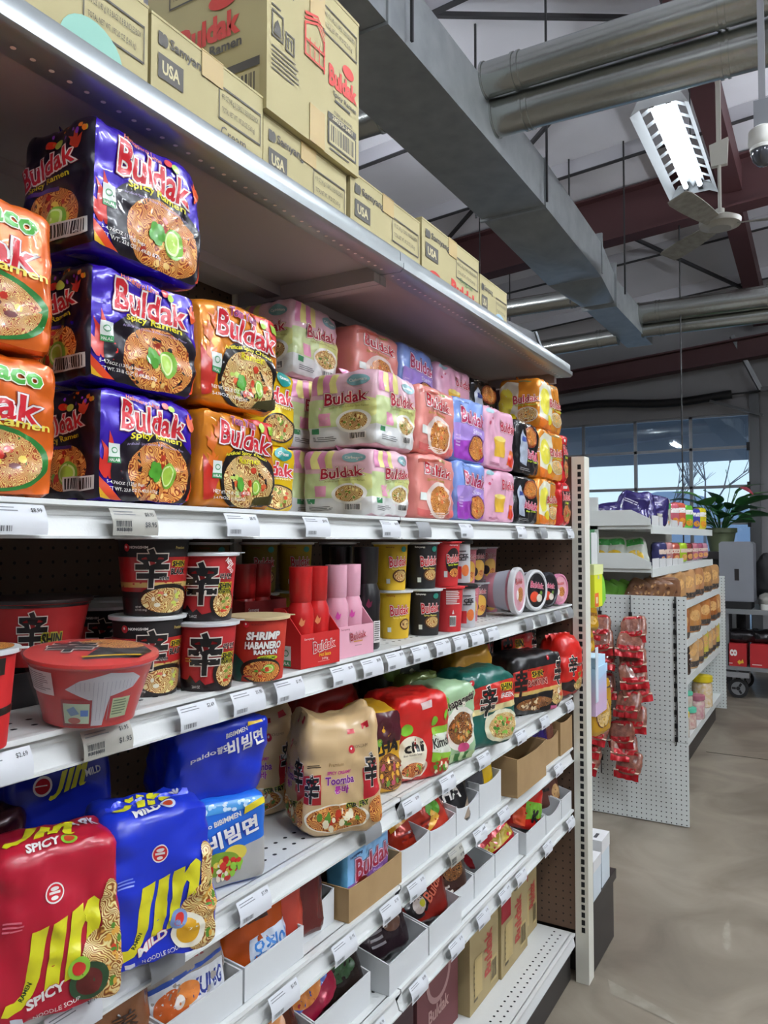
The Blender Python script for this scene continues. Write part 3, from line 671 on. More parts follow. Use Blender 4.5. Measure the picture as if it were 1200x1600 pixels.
def art_carbonara(A):
    A.poly([(0, .28), (1, .28), (1, .62), (0, .66)], I('#c9d69a')); A.poly([(0, .02), (1, .02), (1, .28), (0, .28)], I('#d8d8d6')); A.ell(.8, .5, .28, .14, I('#d6d98a'))
    stripes(A, .04, .44, .72, .99, ('#d98ab0', '#e6dc8a', '#d98ab0', '#e6dc8a'))
    title(A, .58, .65, .15, .6, c='#a81c34', o='#f0e4d4', rot=2); A.text('Artificial Spicy Chicken Flavor Ramen', .62, .535, .035, I('#8a8a2a'), w=.56, arc=.5)
    bowl(A, .68, .34, .2, .12, '#eceae2', N_CREAM(), 17, ('#f0dc90', '#6a8a2e'), 8, 1.25)
    A.ell(.75, .86, .16, .07, I('#7fa9ae')); A.text('Carbonara', .75, .86, .035, I(W_), w=.24, bold=.02); A.bars(.62, .1, .86, .2, I(K), I(W_), 3)
    A.lines(.1, .09, .5, .16, 3, I('#6a6a6a')); A.rect(.08, .2, .2, .27, I('#3f8a5a')); A.rect(.2, .3, .36, .46, I('#e59ab8'))
def art_rose(A):
    A.rect(.0, .02, 1, .14, I('#d86a66')); title(A, .5, .76, .17, .68, c='#b8202c', rot=-3)
    A.text('Spicy Ramen', .45, .62, .05, I('#b89a3a'), w=.5, arc=.5, bold=.02); A.ell(.52, .3, .33, .29, I('#e9d5cc'), 36); bowl(A, .54, .29, .27, .24, None, N_ORANGE(), 19, ('#d86a3a', '#f0c090'), 6)
    A.rect(.06, .28, .2, .4, I('#dfe5df')); A.text('Rose', .6, .93, .06, I('#8aae4a'), w=.2, bold=.02); A.lines(.25, .05, .75, .11, 2, I('#f2dcd2'))
    A.poly([(.0, .86), (.5, .9), (.5, .93), (0, .92)], I('#b85a4a'))
def art_quattro(A):
    A.poly([(0, .02), (1, .02), (1, .4), (0, .3)], I('#9a3fb0')); A.poly([(0, .3), (1, .4), (1, .62), (0, .58)], I('#a98ad4'))
    title(A, .58, .7, .22, .74, c='#b02050', o='#e8dcec', rot=-4); A.text('Stew', .7, .5, .08, I('#ded4ee'), w=.34, bold=.03); bowl(A, .68, .24, .24, .19, '#5a2a5a', N_ORANGE(), 23, ('#e8a060', '#c84020'), 8)
    A.lines(.05, .2, .2, .4, 4, I('#d0b0e0')); A.text('Samyang', .3, .93, .04, I('#20306a'), w=.3)
def art_pink(A):
    title(A, .74, .73, .17, .5, c='#b8203c', o='#f2dfe6', rot=0); A.poly([(.3, .2), (.58, .2), (.62, .5), (.28, .5)], I('#e2b43c')); A.ell(.45, .5, .17, .045, I('#f2dc7a'), 20); A.poly([(.7, .1), (.85, .06), (.9, .34), (.78, .36)], I('#d8702a'))
    A.ell(.8, .18, .08, .1, I('#d83a24')); A.ell(.12, .72, .035, .03, I('#c84a6a')); A.ell(.2, .8, .025, .02, I('#c84a6a')); A.lines(.1, .04, .5, .09, 2, I('#b06a84')); A.ell(.14, .93, .13, .05, I('#9fc4cc'))
def art_black(A):
    A.ell(.62, .74, .26, .2, I('#8a3a1a')); bowl(A, .62, .74, .22, .16, None, N_ORANGE(), 29, ('#e08a3a',), 6); title(A, .62, .4, .17, .6, c='#b8204a', o='#e6c4d0', rot=-4)
    A.text('Spicy Ramen', .64, .27, .05, I('#b8d02a'), w=.42, bold=.03); A.poly([(.1, .2), (.36, .16), (.4, .6), (.2, .82), (.1, .7)], I('#aab4c4')); A.poly([(.16, .6), (.36, .6), (.33, .68), (.18, .7)], I('#2a3f8a'))
    A.lines(.1, .92, .4, .97, 1, I('#c8c0b0')); A.lines(.12, .05, .6, .12, 2, I('#8a8a8a'))
def art_cheese(A):
    A.poly([(.0, .2), (.3, .1), (.5, .3), (.5, .9), (.2, .95), (0, .8)], I('#dcd8c0')); A.ell(.2, .55, .18, .26, I('#e2d84a')); title(A, .68, .58, .15, .6, c='#b02038', o='#f0e6d0', rot=3)
    A.text('Spicy Ramen', .68, .46, .05, I('#a8b82a'), w=.5, bold=.03); bowl(A, .7, .28, .22, .13, '#c8c0b0', N_CREAM(), 31, ('#e8a850',), 6); A.poly([(0, .02), (.5, .02), (.3, .18), (0, .22)], I('#d8701c')); A.ell(.35, .22, .1, .1, I('#e0cc20'))
    A.lines(.5, .88, .9, .94, 1, I('#7a7a4a'))
def art_red2x(A):
    A.rect(.15, .25, .9, .8, I('#241414')); title(A, .55, .68, .17, .66, c='#c8283c', o='#eed0c8'); A.text('2x Spicy', .58, .53, .06, I('#c0d82a'), w=.44, bold=.03); bowl(A, .55, .28, .32, .2, None, N_RED(), 37); A.rect(.3, .86, .6, .92, I('#e0d8d0'))
def jin_word(A, cu, cv, w, h, m, slope=.16, sh=.14):
    # hooked J, I and round shouldered n, slanted and climbing
    def T(pts): A.poly([(cu + (x - .5) * w + (y - .5) * h * sh, cv + (y - .5) * h + (x - .5) * w * slope * 2) for x, y in pts], m)
    T([(.2, 1), (.4, 1), (.36, .25), (.3, .06), (.18, -.08), (.02, -.1), (-.06, .0), (-.02, .12), (.08, .08), (.16, .14), (.19, .3)])
    T([(.46, .98), (.64, .98), (.62, 0), (.44, 0)])
    T([(.7, .98), (.86, .98), (.86, .86), (.93, .97), (1.02, 1.0), (1.1, .9), (1.1, .3), (1.12, .06), (1.2, .02), (1.14, -.06), (1.0, -.04), (.94, .1), (.94, .66), (.9, .72), (.86, .62), (.86, 0), (.68, 0)])
def art_jin(kind):
    def f(A):
        Y_ = I('#d8d324')
        jin_word(A, .47, .38, .6, .4, Y_, .12)
        A.text('RAMEN', .27, .2, .028, I('#223a1a'), w=.14, bold=.03, rot=60)
        A.text(kind, .42, .155, .06, I(W_), w=.3, bold=.04, rot=20, shear=.2, ol=(I('#c8304a'), .03))
        A.ell(.92, .24, .26, .24, N_CREAM(), 30); A.ell(.95, .5, .1, .25, N_CREAM(), 24); bits(A, .93, .28, .08, .2, ('#c83a20', '#5a8a2e', '#d8a040'), 16, 3, .018)
        A.ell(.74, .17, .15, .12, I('#2a4a2e' if kind == 'SPICY' else '#e9e4d0'), 26); A.ell(.74, .17, .1, .085, I('#5a1a18' if kind == 'SPICY' else '#e0a824'), 22)
        A.ell(.66, .27, .085, .065, I('#8abf3a' if kind == 'SPICY' else '#7a94c8'), 20); A.ell(.66, .27, .05, .04, I('#c8302a'), 16)
        A.ell(.48, .74, .075, .06, I(W_), 22); A.ell(.48, .74, .065, .051, I('#c8202c'), 22); A.rect(.435, .735, .525, .75, I(W_)); A.ell(.48, .765, .035, .012, I(W_), 14); A.ell(.48, .712, .03, .012, I(W_), 14)
        A.text('NOODLE SOUP', .5, .06, .03, I(W_), w=.36, rot=8); A.rect(.16, .015, .25, .05, I('#c8ccd4')); A.lines(.1, .55, .28, .62, 3, I('#d86a78' if kind == 'SPICY' else '#6a80d8'))
    return f
def art_jin_top(kind):
    def f(A):
        jin_word(A, .42, .5, .46, .5, I('#d8d324'), .08, .2); A.text(kind, .4, .12, .14, I(W_), w=.28, bold=.04, shear=.2, rot=8); A.ell(.62, .16, .07, .1, I('#8abf3a' if kind == 'SPICY' else '#c8d4e8'), 18); A.ell(.62, .16, .045, .065, I('#c84a2a'), 16)
        A.text('4 PK', .8, .6, .25, I('#c8c8d4'), w=.22, bold=.03, rot=8)
    return f
def art_jin_back(A):
    jin_word(A, .56, .76, .28, .18, I('#c8c424'), .12, .3); A.text('MILD', .8, .8, .06, I(W_), w=.16, bold=.03, rot=12); A.ell(.32, .74, .09, .08, I(W_), 20); A.ell(.32, .74, .07, .062, I('#b8202c'), 20); A.lines(.24, .73, .4, .75, 1, I(W_))
def art_paldo_back(A):
    A.text('paldo', .28, .62, .08, I(W_), w=.26, bold=.02, rot=12); A.text('BIBIMMEN', .6, .85, .055, I(W_), w=.24, bold=.02, rot=12); A.text('비빔면', .72, .72, .19, I(W_), w=.42, bold=.03, rot=12); A.text('팔도', .46, .68, .09, I(W_), w=.1, bold=.03, rot=12)
    A.poly([(.72, .9), (.94, .95), (.95, 1.0), (.73, .96)], I('#d8b424'))
def art_paldo(A):
    A.poly([(0, 0), (1, 0), (1, .5), (0, .3)], I('#a9a8a4')); A.poly([(.0, .86), (1, .86), (1, 1), (0, 1)], I('#4a9ad8')); bits(A, .5, .93, .6, .08, ('#a8d4f0', '#d8ecf8'), 26, 7, .028)
    A.text('BIBIMMEN', .45, .78, .06, I(W_), w=.36, bold=.03, rot=12); A.text('비빔면', .52, .6, .2, I(W_), w=.7, bold=.04, rot=14, ol=(I('#1a3aa8'), .03)); A.text('paldo', .14, .72, .07, I(W_), w=.22, bold=.02, rot=10); A.poly([(.66, .8), (.99, .9), (.99, .98), (.68, .88)], I('#d8c424'))
    A.ell(.55, .38, .16, .09, I('#d8c44a')); A.ell(.35, .3, .26, .13, I('#7a9a2e')); bits(A, .4, .24, .3, .12, ('#b8201c', '#c8302a', '#8abf3a', '#e8dcc0', '#d8c44a'), 34, 9, .04); A.ell(.14, .2, .1, .1, I('#b02020'))
def art_shin_symbol(A, cu, cv, h, w=None, c=K, ol='#e2d8cc'): A.text('辛', cu, cv, h, I(c), w=w, bold=.035, ol=(I(ol), .028), shear=.05)
def nong(A, cu, cv, r, k=1): A.ell(cu, cv, r, r * 1.15 * k, I('#c8202c'), 18); A.ell(cu - r * .1, cv + r * .2 * k, r * .3, r * .4 * k, I(W_), 10)
def art_toomba(A):
    A.rect(.0, .3, .24, .56, I('#b01c22')); A.poly([(.76, .58), (1, .66), (1, .36), (.76, .3)], I('#b8202a'))
    A.text('Toomba', .47, .5, .075, I('#7a2a8a'), w=.36, bold=.035, ol=(I('#f0d8e4'), .03)); A.text('통바', .49, .415, .075, I('#b02a9a'), w=.18, bold=.04, ol=(I('#f0e0e8'), .03)); A.text('SPICY CREAMY', .46, .57, .03, I('#c8388a'), w=.3, bold=.03)
    bowl(A, .42, .16, .36, .12, '#efe6d0', N_ORANGE(), 41, ('#e8dcb8', '#c83a20', '#5a8a2e'), 18, 1.1); A.text('STIR FRY', .68, .27, .045, I(K), w=.28, bold=.04, rot=8, ol=(I('#b8c83a'), .06))
    art_shin_symbol(A, .12, .44, .26, .2); art_shin_symbol(A, .88, .56, .3, .2); nong(A, .62, .76, .04, .8); A.text('NONGSHIM', .74, .78, .025, I('#8a6a4a'), w=.18); A.text('Premium', .42, .64, .03, I('#8a6a3a'), w=.18); A.lines(.06, .62, .26, .65, 2, I('#3a2a1a'))
    A.ell(.93, .2, .12, .12, N_ORANGE(), 20); A.rect(.58, .9, .68, .96, I('#c8202c')); A.rect(.8, .92, .9, .99, I('#c8202c'))
def art_kimchi(A):
    A.poly([(.62, .2), (1, .1), (1, .62), (.64, .6)], I('#8fc23a')); A.poly([(.62, .32), (1, .26), (1, .52), (.64, .52)], I('#d8dccc')); A.text('Kimchi', .82, .42, .12, I('#16180f'), w=.36, bold=.03, rot=4)
    A.ell(.27, .36, .25, .19, I('#e4dcc4'), 30); A.text('chi', .3, .42, .13, I('#18140f'), w=.34, bold=.04); A.ell(.28, .16, .26, .13, I('#e2d8c4'), 26); bowl(A, .28, .15, .2, .09, None, N_RED(), 43, ('#d8b060', '#6a9a3a'), 10); A.ell(.18, .63, .11, .07, I('#7aba30')); A.ell(.68, .68, .07, .06, I('#7aba30')); A.ell(.9, .74, .06, .07, I('#7aba30'))
    A.poly([(.4, .92), (.62, .96), (.62, .86), (.44, .84)], I('#e0c8c4')); A.text('Bowl Noodle Soup', .27, .33, .03, I('#5a4a3a'), w=.3); A.ell(.8, .12, .2, .1, I('#b83a24')); bits(A, .75, .12, .2, .08, ('#e8e0c0', '#c83020', '#5a9a2e'), 14, 4, .03)
def art_chapa(A):
    A.ell(.55, .45, .44, .28, I('#e2dfd2'), 36); bowl(A, .57, .45, .34, .21, None, N_BROWN(), 47, ('#d8843a', '#c8a060', '#7a9a3a'), 16); A.text('Chapagetti', .5, .78, .15, I('#241a12'), w=.84, bold=.035, rot=14, ol=(I('#e8e2d0'), .03)); A.ell(.62, .2, .16, .06, I('#c8487a')); stripes(A, .1, .9, .0, .14, ('#3a7a3a', '#b8d09a', '#3a7a3a', '#b8d09a', '#3a7a3a', '#b8d09a')); A.ell(.12, .8, .12, .1, I('#7fae4a'))
def art_shingreen(A):
    A.poly([(0, .5), (1, .58), (1, .9), (0, .8)], I('#c0281e')); A.poly([(0, .44), (1, .5), (1, .58), (0, .52)], I('#d8c890')); art_shin_symbol(A, .42, .62, .42, .3); A.text('SHIN', .78, .78, .09, I('#1a1410'), w=.26, bold=.04, ol=(I('#d8d02a'), .09)); A.text('GREEN', .8, .66, .07, I(W_), w=.3, bold=.03)
    A.ell(.68, .26, .33, .22, I('#d8d4b8'), 30); bowl(A, .7, .26, .26, .17, None, N_CREAM(), 53, ('#4a8a2e', '#c84a2a', '#7ab040'), 24); nong(A, .1, .9, .05, .8)
def art_shinblk(A):
    A.poly([(0, .4), (1, .44), (1, .82), (0, .76)], I('#b8261e')); A.poly([(0, .34), (1, .38), (1, .44), (0, .4)], I('#c8a860')); art_shin_symbol(A, .14, .56, .46, .24, ol='#5a1a14'); art_shin_symbol(A, .88, .66, .5, .2); A.text('SHIN', .46, .68, .1, I(K), w=.22, bold=.04, ol=(I('#d8c02a'), .07)); A.text('RAMYUN', .46, .54, .1, I('#8a1a14'), w=.38, bold=.04, ol=(I('#d8c8b8'), .05))
    bowl(A, .4, .18, .34, .11, None, N_BROWN(), 59, ('#8a5a3a', '#e0c8a0'), 16); A.ell(.86, .26, .14, .16, N_CREAM(), 20); bits(A, .86, .26, .1, .12, ('#c84a2a', '#e8e0c8'), 8, 4, .03); nong(A, .66, .93, .035, 1.2)
    A.rect(.72, .02, .86, .1, I('#d86a9a'))
def art_shinred(A):
    A.poly([(0, .02), (1, .02), (1, .26), (.6, .18), (.4, .3), (0, .2)], I('#241416')); art_shin_symbol(A, .42, .52, .34, .36); A.text('라면', .72, .52, .06, I('#201014'), w=.3, bold=.03, ol=(I('#e2d8cc'), .03)); A.text('SHIN', .75, .36, .06, I(K), w=.26, bold=.03, ol=(I('#c8c02a'), .08)); bowl(A, .7, .18, .24, .13, None, N_CREAM(), 61)
def art_yellow_zha(A):
    A.poly([(0, .55), (1, .62), (1, 1), (0, 1)], I('#4a1420')); A.text('ZHA', .5, .55, .16, I(K), w=.8, bold=.05, rot=6); bowl(A, .6, .25, .42, .22, None, N_BROWN(), 67, ('#b8506a', '#6a9a3a', '#e0a83a'), 16); A.ell(.3, .62, .08, .05, I('#6a9a3a'))
def art_chapa_dark(A): A.text('Chapa', .6, .5, .2, I('#c8ccb8'), w=.7, bold=.03, rot=50); A.ell(.3, .7, .2, .14, I('#6a8a3a'))

# cup wraps (w = visible wrap width, h = height)
def cup_shinblk(A):
    A.rect(0, .0, 1, .22, I('#171214')); A.rect(0, .30, 1, .74, I('#a81e20')); A.rect(0, .355, 1, .42, I('#c8a860')); A.ell(.62, .2, .24, .2, I('#171214'), 30); A.ell(.62, .19, .215, .16, N_CREAM(), 30); bits(A, .62, .2, .16, .12, ('#e0dcc8', '#c8d860', '#d86a5a', '#b8a888'), 14, 5, .022)
    art_shin_symbol(A, .49, .6, .5, .24); A.text('SHIN', .7, .655, .07, I(K), w=.12, bold=.04, ol=(I('#d8c82a'), .09)); A.text('BLACK', .7, .555, .08, I(K), w=.14, bold=.05, ol=(I('#d8d0c8'), .04)); A.text('라면', .58, .47, .045, I(K), w=.07, bold=.03, ol=(I(W_), .03)); A.text('with BEEF BONE', .66, .385, .035, I('#2a1c10'), w=.16, bold=.03)
    nong(A, .3, .86, .025, 1.7); A.text('NONGSHIM', .4, .865, .035, I(W_), w=.13, bold=.02); A.text('Premium', .7, .86, .04, I('#c8b060'), w=.08, bold=.02); A.text('NET WT', .38, .11, .025, I(W_), w=.05); A.text('3.57 OZ (101g)', .4, .07, .03, I(W_), w=.1)
def cup_shinred(A):
    A.poly([(0, 0), (1, 0), (1, .16), (.62, .16), (.45, .1), (.4, .18), (.36, .13), (.3, .24), (.27, .17), (0, .17)], I('#1c1214')); A.ell(.65, .26, .13, .24, I('#171012'), 26); A.ell(.66, .25, .11, .2, N_CREAM(), 26); bits(A, .66, .25, .08, .14, ('#c83a24', '#7a9a3a', '#e8d8a0'), 10, 6, .02)
    art_shin_symbol(A, .45, .56, .64, .29); A.text('라면', .66, .66, .09, I(K), w=.12, bold=.03, ol=(I('#e8dcd0'), .03)); A.text('SHIN', .66, .52, .085, I(K), w=.13, bold=.04, ol=(I('#c8c42a'), .09)); A.text('RAMYUN', .66, .43, .05, I(K), w=.13, bold=.03, ol=(I('#c8c42a'), .08)); A.lines(.27, .42, .34, .5, 2, I('#c88a2a')); A.text('2.64 OZ', .36, .07, .04, I(W_), w=.08); A.text('NONGSHIM', .34, .93, .03, I('#7a1418'), w=.14)
def cup_shinred2(A): cup_shinred(A); A.text('NEW', .7, .86, .08, I(W_), w=.1, bold=.03, rot=-40); A.text('BOLD', .7, .76, .06, I(W_), w=.08, bold=.03, rot=-40)
def cup_habanero(A):
    A.poly([(0, 0), (.3, 0), (.34, .3), (.25, .42), (0, .45)], I('#1e5a4c')); A.text('SHRIMP', .53, .72, .13, I(W_), w=.3, bold=.05, shear=.15, ol=(I('#3a1a14'), .03)); A.text('HABANERO', .53, .57, .12, I(W_), w=.34, bold=.05, shear=.12, ol=(I('#3a1a14'), .03)); A.text('RAMYUN', .55, .46, .075, I(W_), w=.22, bold=.04, ol=(I('#3a1a14'), .03)); A.ell(.57, .37, .1, .04, I('#c8d02a')); A.text('WITH LIME', .57, .37, .04, I('#2a4a14'), w=.15, bold=.03)
    A.ell(.51, .17, .21, .2, I('#231814'), 30); A.ell(.52, .16, .185, .165, N_ORANGE(), 30); lime(A, .58, .2, .06, 1.2); bits(A, .52, .15, .13, .1, ('#e0b088', '#5a9a2e', '#c83a20'), 10, 7, .02); nong(A, .38, .9, .025, 1.7); A.text('NONGSHIM', .48, .9, .03, I('#6a1410'), w=.12); A.lines(.33, .04, .45, .1, 1, I('#b82a1c'))
def cup_gourmet(A):
    A.text('SPICY', .6, .66, .09, I('#d8d020'), w=.24, bold=.05, ol=(I(K), .04)); A.text('OHO', .58, .52, .11, I('#d8d020'), w=.2, bold=.05, ol=(I(K), .04)); A.poly([(.2, .28), (.9, .36), (.9, .44), (.2, .36)], I('#1a1210')); A.text('BEEF FLAVOR', .6, .37, .045, I('#d8d020'), w=.3, bold=.04, rot=3); A.text('Premium', .56, .86, .045, I('#8a1a14'), w=.14); A.rect(.7, .76, .76, .93, I('#201814'))
    for u in (.4, .5, .6, .7): flame(A, u, .38, .06, .16, '#d86a1a')
    A.ell(.55, .1, .2, .14, N_ORANGE(), 24); A.ell(.72, .12, .05, .1, I('#7a4a8a'))
def cup_buldak(bowlc, side):
    def f(A):
        title(A, .56, .6, .2, .3, rot=3)
        if side: A.ell(.6, .3, .14, .14, I('#5a3416'), 26); A.ell(.6, .3, .115, .11, N_CREAM(), 26); A.ell(.64, .86, .05, .06, I('#2a8a7a'))
        else: A.ell(.66, .3, .1, .12, I('#5a3416'), 24); A.ell(.66, .3, .08, .09, N_CREAM(), 24)
        A.text('Samyang', .42, .9, .04, I(bowlc), w=.12, bold=.02); A.rect(.36, .14, .42, .24, I('#dfe5df')); A.text('Spicy Ramen', .56, .44, .05, I('#f0e66a' if bowlc != K else '#b8901a'), w=.22, bold=.02)
    return f
def cup_buldak_black(A): cup_buldak('#c8c0b4', True)(A); A.text('Samyang', .4, .9, .05, I(W_), w=.14, bold=.02)
def cup_buldak_red(A): A.ell(.57, .56, .14, .3, I('#1c1414'), 26); title(A, .58, .62, .17, .26, rot=3); A.text('Spicy Ramen', .58, .48, .05, I('#c0d82a'), w=.22, bold=.03, rot=4); A.ell(.6, .3, .1, .1, N_ORANGE(), 22); A.text('Samyang', .57, .92, .04, I(W_), w=.16, bold=.02); A.rect(.4, .2, .46, .34, I('#dfe5df'))
def cup_buldak_back(A): A.lines(.42, .6, .68, .92, 8, I('#f0d8d4'), .5); A.bars(.48, .12, .6, .36, I(K), I(W_), 6); A.poly([(.52, .4), (.56, .4), (.54, .5)], I(W_))
def cup_grey(A): A.text('오', .5, .62, .16, I('#1c1c1e'), w=.16, bold=.02); A.text('뚜', .6, .62, .16, I('#1c1c1e'), w=.16, bold=.02); A.rect(.3, .1, .5, .4, I('#c8343a')); A.ell(.6, .3, .1, .14, I('#d8743a'), 20); A.lines(.42, .72, .66, .78, 1, I('#4a4a4e'))
def cup_pinkish(A): A.ell(.55, .35, .16, .3, I('#d8a84a'), 20); title(A, .56, .75, .14, .24, c='#a82038'); A.ell(.45, .3, .08, .14, I('#2a1c20')); A.ell(.62, .25, .08, .1, N_ORANGE())

# ---------------- builders for the goods ----------------
def multipack(name, label, x0, x1, yf, depth, z, h, body, front=None, side=None, top=None, rz=0, seed=0, n=11, crump=.006, taper=0, lean=(0, 0), bulge=0, cat='noodle pack', group=None, film_=False, fins=(), right=None, ear=0, sidecol=None, lab2=None):
    hx = (x1 - x0) / 2; hy = depth / 2; hz = h / 2; D = soft(hx, hy, hz, n, crump, seed, 15, taper, lean, bulge, ear); mb = MB()
    bag(mb, D, hx, hy, hz, film(body) if film_ else foil(body))
    if sidecol:
        A = Art(2 * hy, h); A.rect(.0, .0, 1, 1, ink(sidecol)); A.put(mb, face(D, hx, hy, hz, 'L'), .0002)
    for fn, wch, W2, H2 in ((front, 'F', 2 * hx, h), (side, 'L', 2 * hy, h), (top, 'T', 2 * hx, 2 * hy), (right, 'R', 2 * hy, h)):
        if fn: A = Art(W2, H2); fn(A); A.put(mb, face(D, hx, hy, hz, wch))
    o = mb.build(name, None, ((x0 + x1) / 2, yf + hy, z), (0, 0, R(rz + 2.2 * math.sin(seed * 2.7)))); tag(o, label, cat, group)
    for (y, z0, z1, c) in fins:
        f = MB(); fin(f, hx * (.86 - taper * .8), y, z0, z1, foil(c), seed); f.build('seal_fin', o)
    return o
def cupmesh(Rt, Rb, H, col, art, band=None, lidcol=None, lidart=None, n=56, rib=False):
    t = MB(); m = paper(col) if not rib else mat('cup_gloss_' + col, col, .3, coat=.2)
    prof = [(0, .004), (Rb - .003, .004), (Rb - .002, 0), (Rb, 0), (Rb + .0005, .004), (Rt - .002, H - .006), (Rt, H - .005), (Rt + .002, H - .003), (Rt + .002, H - .001), (Rt, H)]
    t.lathe(prof, m, n)
    rad = lambda b: Rb + (Rt - Rb) * b / H
    if art:
        Wd = 2 * math.pi * (Rt + Rb) / 2; A = Art(Wd * .64, H, .012); art(A)
        def F(a, b, z):
            th = (a / Wd - .32) * 2 * math.pi; r = rad(min(max(b, .002), H - .006)) + z; return Vector((r * math.sin(th), -r * math.cos(th), b))
        A.put(t, F)
    return t
def cup(name, label, c, Rt, Rb, H, z, col, art, lid=LIDW, rz=-35, cat='noodle cup', group=None, lidart=None, tilt=None, rib=False):
    o = thing(name, label, cat, (c[0], c[1], z), R(rz), group, rot=tilt)
    cupmesh(Rt, Rb, H, col, art, rib=rib).build('cup_body', o)
    b = MB(); b.lathe([(Rt + .003, H - .004), (Rt + .0035, H - .001), (Rt + .003, H + .0008), (Rt - .002, H + .0012), (0, H + .0012)], lid, 56)
    b.prism([(Rt * .96, -.008), (Rt + .011, -.004), (Rt + .011, .004), (Rt * .96, .008)], 'z', H - .0005, H + .0008, lid)
    if lidart:
        A = Art(2 * Rt, 2 * Rt, 9); lidart(A); A.put(b, lambda x, y, l: (x - Rt, y - Rt, H + .0012 + l))
    b.build('lid', o); return o
def carton(name, label, x0, x1, y0, y1, z, h, front=None, left=None, rz=0, col=CARTON, group=None, tape=True, cat='carton'):
    t = thing(name, label, cat, ((x0 + x1) / 2, (y0 + y1) / 2, z), R(rz), group); hx = (x1 - x0) / 2; hy = (y1 - y0) / 2
    b = MB(); b.box(-hx, hx, -hy, hy, 0, h, col); g = .0008
    b.box(-hx - g, hx + g, -hy - g, hy + g, h * .985, h + .0015, col)
    if front: A = Art(2 * hx, h, 9); front(A); A.put(b, lambda a, v, l: (a - hx, -hy - l, v), .0012)
    if left: A = Art(2 * hy, h, 9); left(A); A.put(b, lambda a, v, l: (-hx - l, hy - a, v), .0012)
    b.build('box', t)
    if tape:
        b = MB(); TP = mat('packing_tape', '#b39a62', .5)
        b.box(-.024, .024, -hy - .002, -hy - .0012, h * .74, h, TP); b.box(-.024, .024, -hy - .002, hy, h + .0008, h + .0024, TP); b.build('tape', t)
        b = MB(); b.box(-.024, .024, -hy - .002, -hy - .0012, 0, h * .22, TP); b.build('tape', t)
    return t
def tray(name, label, x0, x1, y0, y1, z, hf, hb, col=TRAYW, curve=0, group=None, th=.003, rz=0):
    """Open shelf tray: low front panel (optionally with a dipped edge), sloping sides, higher back."""
    w = x1 - x0; d = y1 - y0; o = None; b = MB(); n = 12
    top = [(-w / 2 + w * i / n, hf - curve * math.sin(math.pi * i / n) ** .7 if curve else hf) for i in range(n + 1)]
    poly = [(-w / 2, 0), (w / 2, 0)] + top[::-1]
    b.prism(poly, 'y', -d / 2, -d / 2 + th, col); o = b.build(name, None, ((x0 + x1) / 2, (y0 + y1) / 2, z), (0, 0, R(rz)), 30, True)
    tag(o, label, 'tray', group)
    for s in (-1, 1):
        b = MB(); b.prism([(-d / 2 + th, 0), (d / 2, 0), (d / 2, hb), (0, hb), (-d / 2 + th, hf)], 'x', s * w / 2 - (th if s > 0 else 0), s * w / 2 + (th if s < 0 else 0), col); b.build('side_panel', o, fix=True)
    b = MB(); b.box(-w / 2 + th, w / 2 - th, -d / 2 + th, d / 2, .0005, th, col); b.box(-w / 2 + th, w / 2 - th, d / 2 - th, d / 2, th, hb, col); b.build('bottom_and_back', o)
    return o
def packet(name, label, loc, w, h, d, body, art=None, rot=(0, 0, 0), seed=0, group=None, cat='noodle packet', film_=False, ends=True):
    """A single flat noodle packet, standing on its edge: crimped end fins left and right."""
    D0 = soft(w / 2, d / 2, h / 2, 5, .005, seed, 26, 0)
    def D(x, y, z):
        p = D0(x, y, z); k = max(0, 1 - (abs(p.x) / (w / 2)) ** 3); p.y *= .12 + .88 * k ** .5; return p
    mb = MB(); bag(mb, D, w / 2, d / 2, h / 2, film(body) if film_ else foil(body), .012)
    if art: A = Art(w, h); art(A); A.put(mb, face(D, w / 2, d / 2, h / 2, 'F'))
    o = mb.build(name, None, loc, [R(a) for a in rot]); tag(o, label, cat, group); return o

